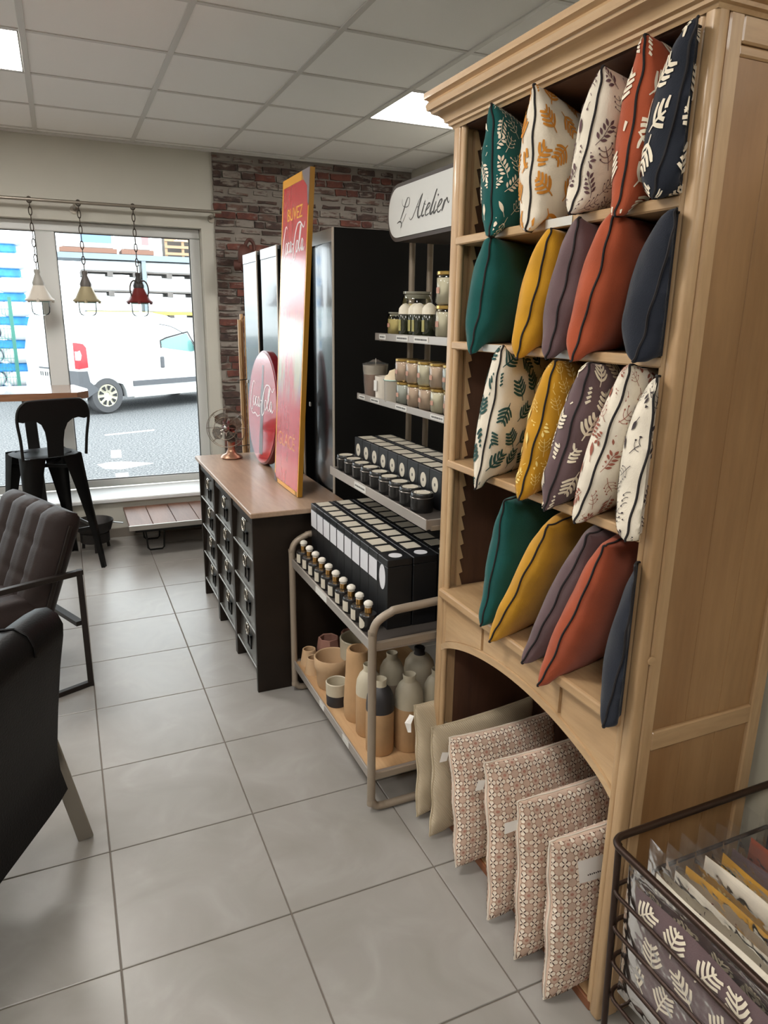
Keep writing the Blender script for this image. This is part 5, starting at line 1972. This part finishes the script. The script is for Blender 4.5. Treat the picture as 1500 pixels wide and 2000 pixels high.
# bottom row: two beige quilted ones and four with a tile flower print
m_waff = NT('quilted_beige')
k = m_waff
k.b.inputs['Base Color'].default_value = PAL['beige']
k.b.inputs['Roughness'].default_value = .95
wv = k.n('ShaderNodeTexWave')
wv.inputs['Scale'].default_value = 55
wv.inputs['Distortion'].default_value = .6
k.l(k.coords(rot=(0, .6, 0)), 'Vector', wv, 'Vector')
k.bump(wv, 'Fac', .35, .004)
m_waff = k.m
m_bpipe = fabric('beige_edge', rgb(190, 174, 146))
m_flow = fabric('cotton_blush', rgb(212, 184, 164), var=.14)
m_wpipe = fabric('cotton_white_edge', rgb(226, 214, 198))
m_tagw = plain('cloth_tag', rgb(240, 236, 230), .6)
bott = [((1.735, .014), (1.790, .385), 'beige'), ((1.640, .012), (1.672, .375), 'beige'), ((1.478, .030), (1.570, .400), 'flow'), ((1.295, .012), (1.378, .440), 'flow'), ((1.168, .006), (1.225, .430), 'flow'), ((1.048, .006), (1.096, .412), 'flow')]
for q, ((yb_, zb_), (yt_, zt_), kd) in enumerate(bott):
    if kd == 'beige':
        L_ = ('beige quilted cushion at the far end under the arch', 'beige quilted cushion next to the flower print ones')[q]
        th_, Lc = math.radians((14, 9)[q]), .42
        r_, S, L, hg = cushion('quilted_cushion', L_, 'beige quilted cushions', (.905, yb_, zb_), (.915, yt_, zt_), th_, Lc, .085, m_waff, .0275, .565, ylim=(.99, 1.83), seed=90 + q, pipe_m=m_bpipe, xcl=.99, drop=-.02)
        p0 = S(1, -1, .82)
        if q == 0:
            MB().strip([[p0 + Vector((-.002, .0, 0)), p0 + Vector((-.008, .02, -.004))], [p0 + Vector((-.010, .004, -.03)), p0 + Vector((-.022, .026, -.035))], [p0 + Vector((-.008, .006, -.062)), p0 + Vector((-.012, .022, -.07))]]).build('cloth_tag', m_tagw, r_)
        continue
    L_ = 'flower print cushion under the arch, %s of four from the beige ones' % ORD[q - 2]
    th_, Lc = math.radians((6, 5, 4, 4)[q - 2]), .40
    r_, S, L, hg = cushion('flower_print_cushion', L_, 'flower print cushions', (.905, yb_, zb_), (.918, yt_, zt_), th_, Lc, .095, m_flow, .0275, .565, ylim=(.99, 1.78), seed=90 + q, pipe_m=m_wpipe, N=40, k_=.03, drop=.05)
    bp, bo, bx, bs = MB(), MB(), MB(), MB()
    cell = .0305
    fa_, La = arcmap(S, 0)
    fb_, Lb = arcmap(S, 1)
    for sg in (1, -1):
        for iy in range(int(Lb / cell) + 1):
            for ix in range(int(La / cell) + 1):
                cx_, cy_ = (ix + .5) * cell - La / 2, (iy + .5) * cell - Lb / 2

                def place(x, y, off=.0009):
                    a, bb = fa_(cx_ + x), fb_(cy_ + y)
                    if abs(a) > .998 or abs(bb) > .998:
                        return None
                    return S(sg, a, bb, off)
                for d4 in range(4):
                    a = PI / 2 * d4
                    dx, dy = math.cos(a), math.sin(a)
                    pts = [(dx * cell * (.06 + .40 * t_ / 4), dy * cell * (.06 + .40 * t_ / 4)) for t_ in range(5)]
                    bp.stroke(pts, [cell * w for w in (.08, .26, .40, .38, .22)], place)
                    pts = []
                    for t_ in range(8):
                        f = -1 + 2 * t_ / 7
                        rad = cell * (.50 - .17 * abs(f) ** 2.2)
                        pts.append((math.cos(a + f * .68) * rad, math.sin(a + f * .68) * rad))
                    bo.stroke(pts, cell * .05, lambda x, y: place(x, y, .0013))
                    a += PI / 4
                    dx, dy = math.cos(a), math.sin(a)
                    bx.stroke([(dx * cell * .08, dy * cell * .08), (dx * cell * .2, dy * cell * .2), (dx * cell * .36, dy * cell * .36)], [cell * .04, cell * .105, cell * .05], lambda x, y: place(x, y, .0016))
                if (ix + iy) % 2:
                    bs.stroke([(cell * .36, cell * .5), (cell * .5, cell * .5), (cell * .64, cell * .5)], [cell * .12, cell * .28, cell * .12], lambda x, y: place(x, y, .0010))
    bp.build('petal_print', ink['petal'], r_, normals=False, kind='stuff')
    bo.build('outline_print', ink['brown'], r_, normals=False, kind='stuff')
    bx.build('cross_print', plain('print_dark_brown', rgb(70, 46, 36), .9), r_, normals=False, kind='stuff')
    bs.build('blush_print', ink['blush'], r_, normals=False, kind='stuff')
    if q == 5:
        b = MB()
        b.strip([[S(1, -.70 + .42 * i / 6, .50 + .26 * j / 4, .0022) for i in range(7)] for j in range(5)])
        tg = b.build('cloth_tag', m_tagw, r_)
        b = MB()
        for i in range(7):
            b.strip([[S(1, -.58 + .03 * i, .57, .0026), S(1, -.58 + .03 * i, .585 + .008 * (i % 2), .0026)], [S(1, -.56 + .03 * i, .57, .0026), S(1, -.56 + .03 * i, .585, .0026)]])
        b.build('tag_print', m_ink, tg)
    elif q in (2, 3, 4):
        p0 = S(1, -1, .78)
        if q == 4:
            p0 = p0 + Vector((0, -.002, 0))
        b = MB()
        b.strip([[p0 + Vector((-.003, .0, .0)), p0 + Vector((-.007, .004, -.03))], [p0 + Vector((-.022, .006, .001)), p0 + Vector((-.028, .010, -.034))]] if q != 4 else [[p0 + Vector((-.003, 0, 0)), p0 + Vector((-.003, 0, -.03))], [p0 + Vector((-.035, .01, -.008)), p0 + Vector((-.033, .01, -.042))]])
        b.build('cloth_tag', m_tagw, r_)

# ================================================================== WIRE BASKET WITH PACKED COVERS
m_wire = plain('basket_bronze', rgb(58, 42, 34), .38, metal=.6)
bk = thing('wire_basket', 'bronze wire basket stand with packed cushion covers in front of the bookcase', 'basket', (1.13, .68, 0))
bx0, bx1, by0, by1 = .907, 1.40, .42, .900


def loop(z, ins, r):
    x0, x1, y0, y1 = bx0 + ins, bx1 - ins, by0 + ins, by1 - ins
    rad = .03
    pts = []
    for cx_, cy_, a0 in ((x1 - rad, y1 - rad, 0), (x0 + rad, y1 - rad, PI / 2), (x0 + rad, y0 + rad, PI), (x1 - rad, y0 + rad, 1.5 * PI)):
        for q in range(7):
            a = a0 + PI / 2 * q / 6
            pts.append((cx_ + rad * math.cos(a), cy_ + rad * math.sin(a), z))
    MB().tube(pts, r, 8, closed=True).build('rim' if r > .006 else 'wire', m_wire, bk, smooth=60)


loop(.574, 0, .0075)
for z, ins in ((.462, .006), (.375, .010), (.288, .014), (.20, .018)):
    loop(z, ins, .0045)
for x in (bx0 + .012, bx1 - .012):
    for y in (by0 + .012, by1 - .012):
        MB().tube([(x, y, .57), (x + (.012 if x < 1.1 else -.012), y + (.012 if y < .6 else -.012), .0)], .0068, 8).build('leg', m_wire, bk, smooth=60)
for q in range(7):
    y = by0 + .05 + q * .062
    MB().tube([(bx0 + .018, y, .20), (bx1 - .018, y, .20)], .0038, 6).build('floor_wire', m_wire, bk, smooth=60)

m_film = glassy('clear_film', (.98, .98, .98, 1), .08, 1.14, .012)
packs = [('plum grey', 'plum', 'cream', 'fern'), ('cream', 'cream', 'black', 'leaf'), ('pale blush', 'cream', 'rust', 'leaf'), ('mustard with straw sprigs', 'mustard', 'straw', 'leaf'), ('cream with green ferns', 'cream', 'green', 'fern'),
         ('mustard', 'mustard', None, None), ('dark plum', 'plum', None, None), ('rust', 'rust', None, None), ('navy', 'navy', None, None), ('teal', 'teal', None, None)]
random.seed(21)
for q, (nm_, c_, dec, mo) in enumerate(packs):
    xb_ = .945 + q * .0415
    lean = -.012 + .022 * (q / 9)
    r_ = thing('packed_cover', 'folded %s cover in clear film, %s from the left in the basket' % (nm_, ORD[q]), 'cushion cover', (xb_, .64, .205), 'packed covers in the basket')
    y0, y1 = .452, .845 - .006 * (q % 3)
    z0, z1 = .2055, .505 + .008 * ((q * 5) % 3)
    tk = .026
    sh_ = Matrix.Identity(4)
    sh_[0][2] = lean / .3
    sh_[0][3] = xb_ - lean / .3 * z0
    b = MB()
    NY, NZ = 14, 10
    rnd = random.Random(q)
    pz = [rnd.uniform(0, 6) for _ in range(4)]

    def F(sg, a, c, off=0):
        y = y0 + (y1 - y0) * a
        z = z0 + (z1 - z0) * c
        e = min(a, 1 - a) * 9
        f = min(c, 1 - c) * 7
        w = tk / 2 * (min(1, e) * min(1, f)) ** .5 + .002 * math.sin(9 * a + pz[0]) * math.sin(7 * c + pz[1]) * min(1, e) * min(1, f)
        return Vector((xb_ + lean / .3 * (z - z0) + sg * (w + off), y, z + .004 * math.sin(8 * a + pz[2]) * c))
    for sg in (-1, 1):
        b.strip([[F(sg, i / NY, j / NZ) for i in range(NY + 1)] for j in range(NZ + 1)])
    bmesh.ops.remove_doubles(b.bm, verts=b.bm.verts, dist=.0003)
    b.build('folded_cover', fab[c_], r_, smooth=70)
    if dec:
        b = MB()
        step = .075 if mo == 'fern' else .058
        Wy, Hz = y1 - y0, z1 - z0
        for sg in ((-1, 1) if q < 3 else (1,)):
            for iy in range(int(Hz / step) + 1):
                for ix in range(int(Wy / step) + 1):
                    cx_ = (ix + .5 * (iy % 2) + .3) * step + rnd.uniform(-.1, .1) * step
                    cy_ = (iy + .5) * step
                    an = rnd.uniform(-.8, .8)
                    fn = fern if mo == 'fern' else rnd.choice((twig, berry, leaf1))
                    st_, lv = fn(rnd, step * .85)
                    ca, sa = math.cos(an), math.sin(an)

                    def place(x, y):
                        a = (cx_ + x * ca - y * sa) / Wy
                        c = (cy_ + x * sa + y * ca) / Hz
                        if not (.02 < a < .98 and .02 < c < .98):
                            return None
                        return F(sg, a, c, .0010)
                    for p_, w in st_:
                        b.stroke(sp2(p_, 3), w, place)
                    for xa, ya_, xb2, yb2, w in lv:
                        pts = [(xa + (xb2 - xa) * s / 4, ya_ + (yb2 - ya_) * s / 4) for s in range(5)]
                        b.stroke(pts, [max(.0006, 1.5 * w * math.sin(PI * (s + .15) / 4.3)) for s in range(5)], place)
        b.build('leaf_print', ink[dec], r_, normals=False, kind='stuff')
    # clear film bag, a little larger and open crumpled at the top
    b = MB()
    NY, NZ = 16, 12
    zt = z1 + .052 + .010 * ((q * 3) % 4) / 3

    def G(sg, a, c):
        y = y0 - .006 + (y1 - y0 + .03) * a
        z = z0 - .001 + (zt - z0) * c
        body = min(1, max(0, (z1 + .012 - z) / .03))
        e = min(1, min(a, 1 - a) * 8) * min(1, c * 8)
        w = (tk / 2 + .0035) * e ** .5 * body + .0022 * e + .003 * (1 - body) * math.sin(11 * a + pz[3]) * sg + .0012 * math.sin(23 * a + 9 * c + pz[1])
        return Vector((xb_ + lean / .3 * (z - z0) + sg * w, y, z + .007 * math.sin(6 * a + pz[0]) * max(0, c - .8) * 4))
    for sg in (-1, 1):
        b.strip([[G(sg, i / NY, j / NZ) for i in range(NY + 1)] for j in range(NZ + 1)])
    b.build('film_bag', m_film, r_, smooth=70)

# compact the empty proto slots
bpy.context.view_layer.update()
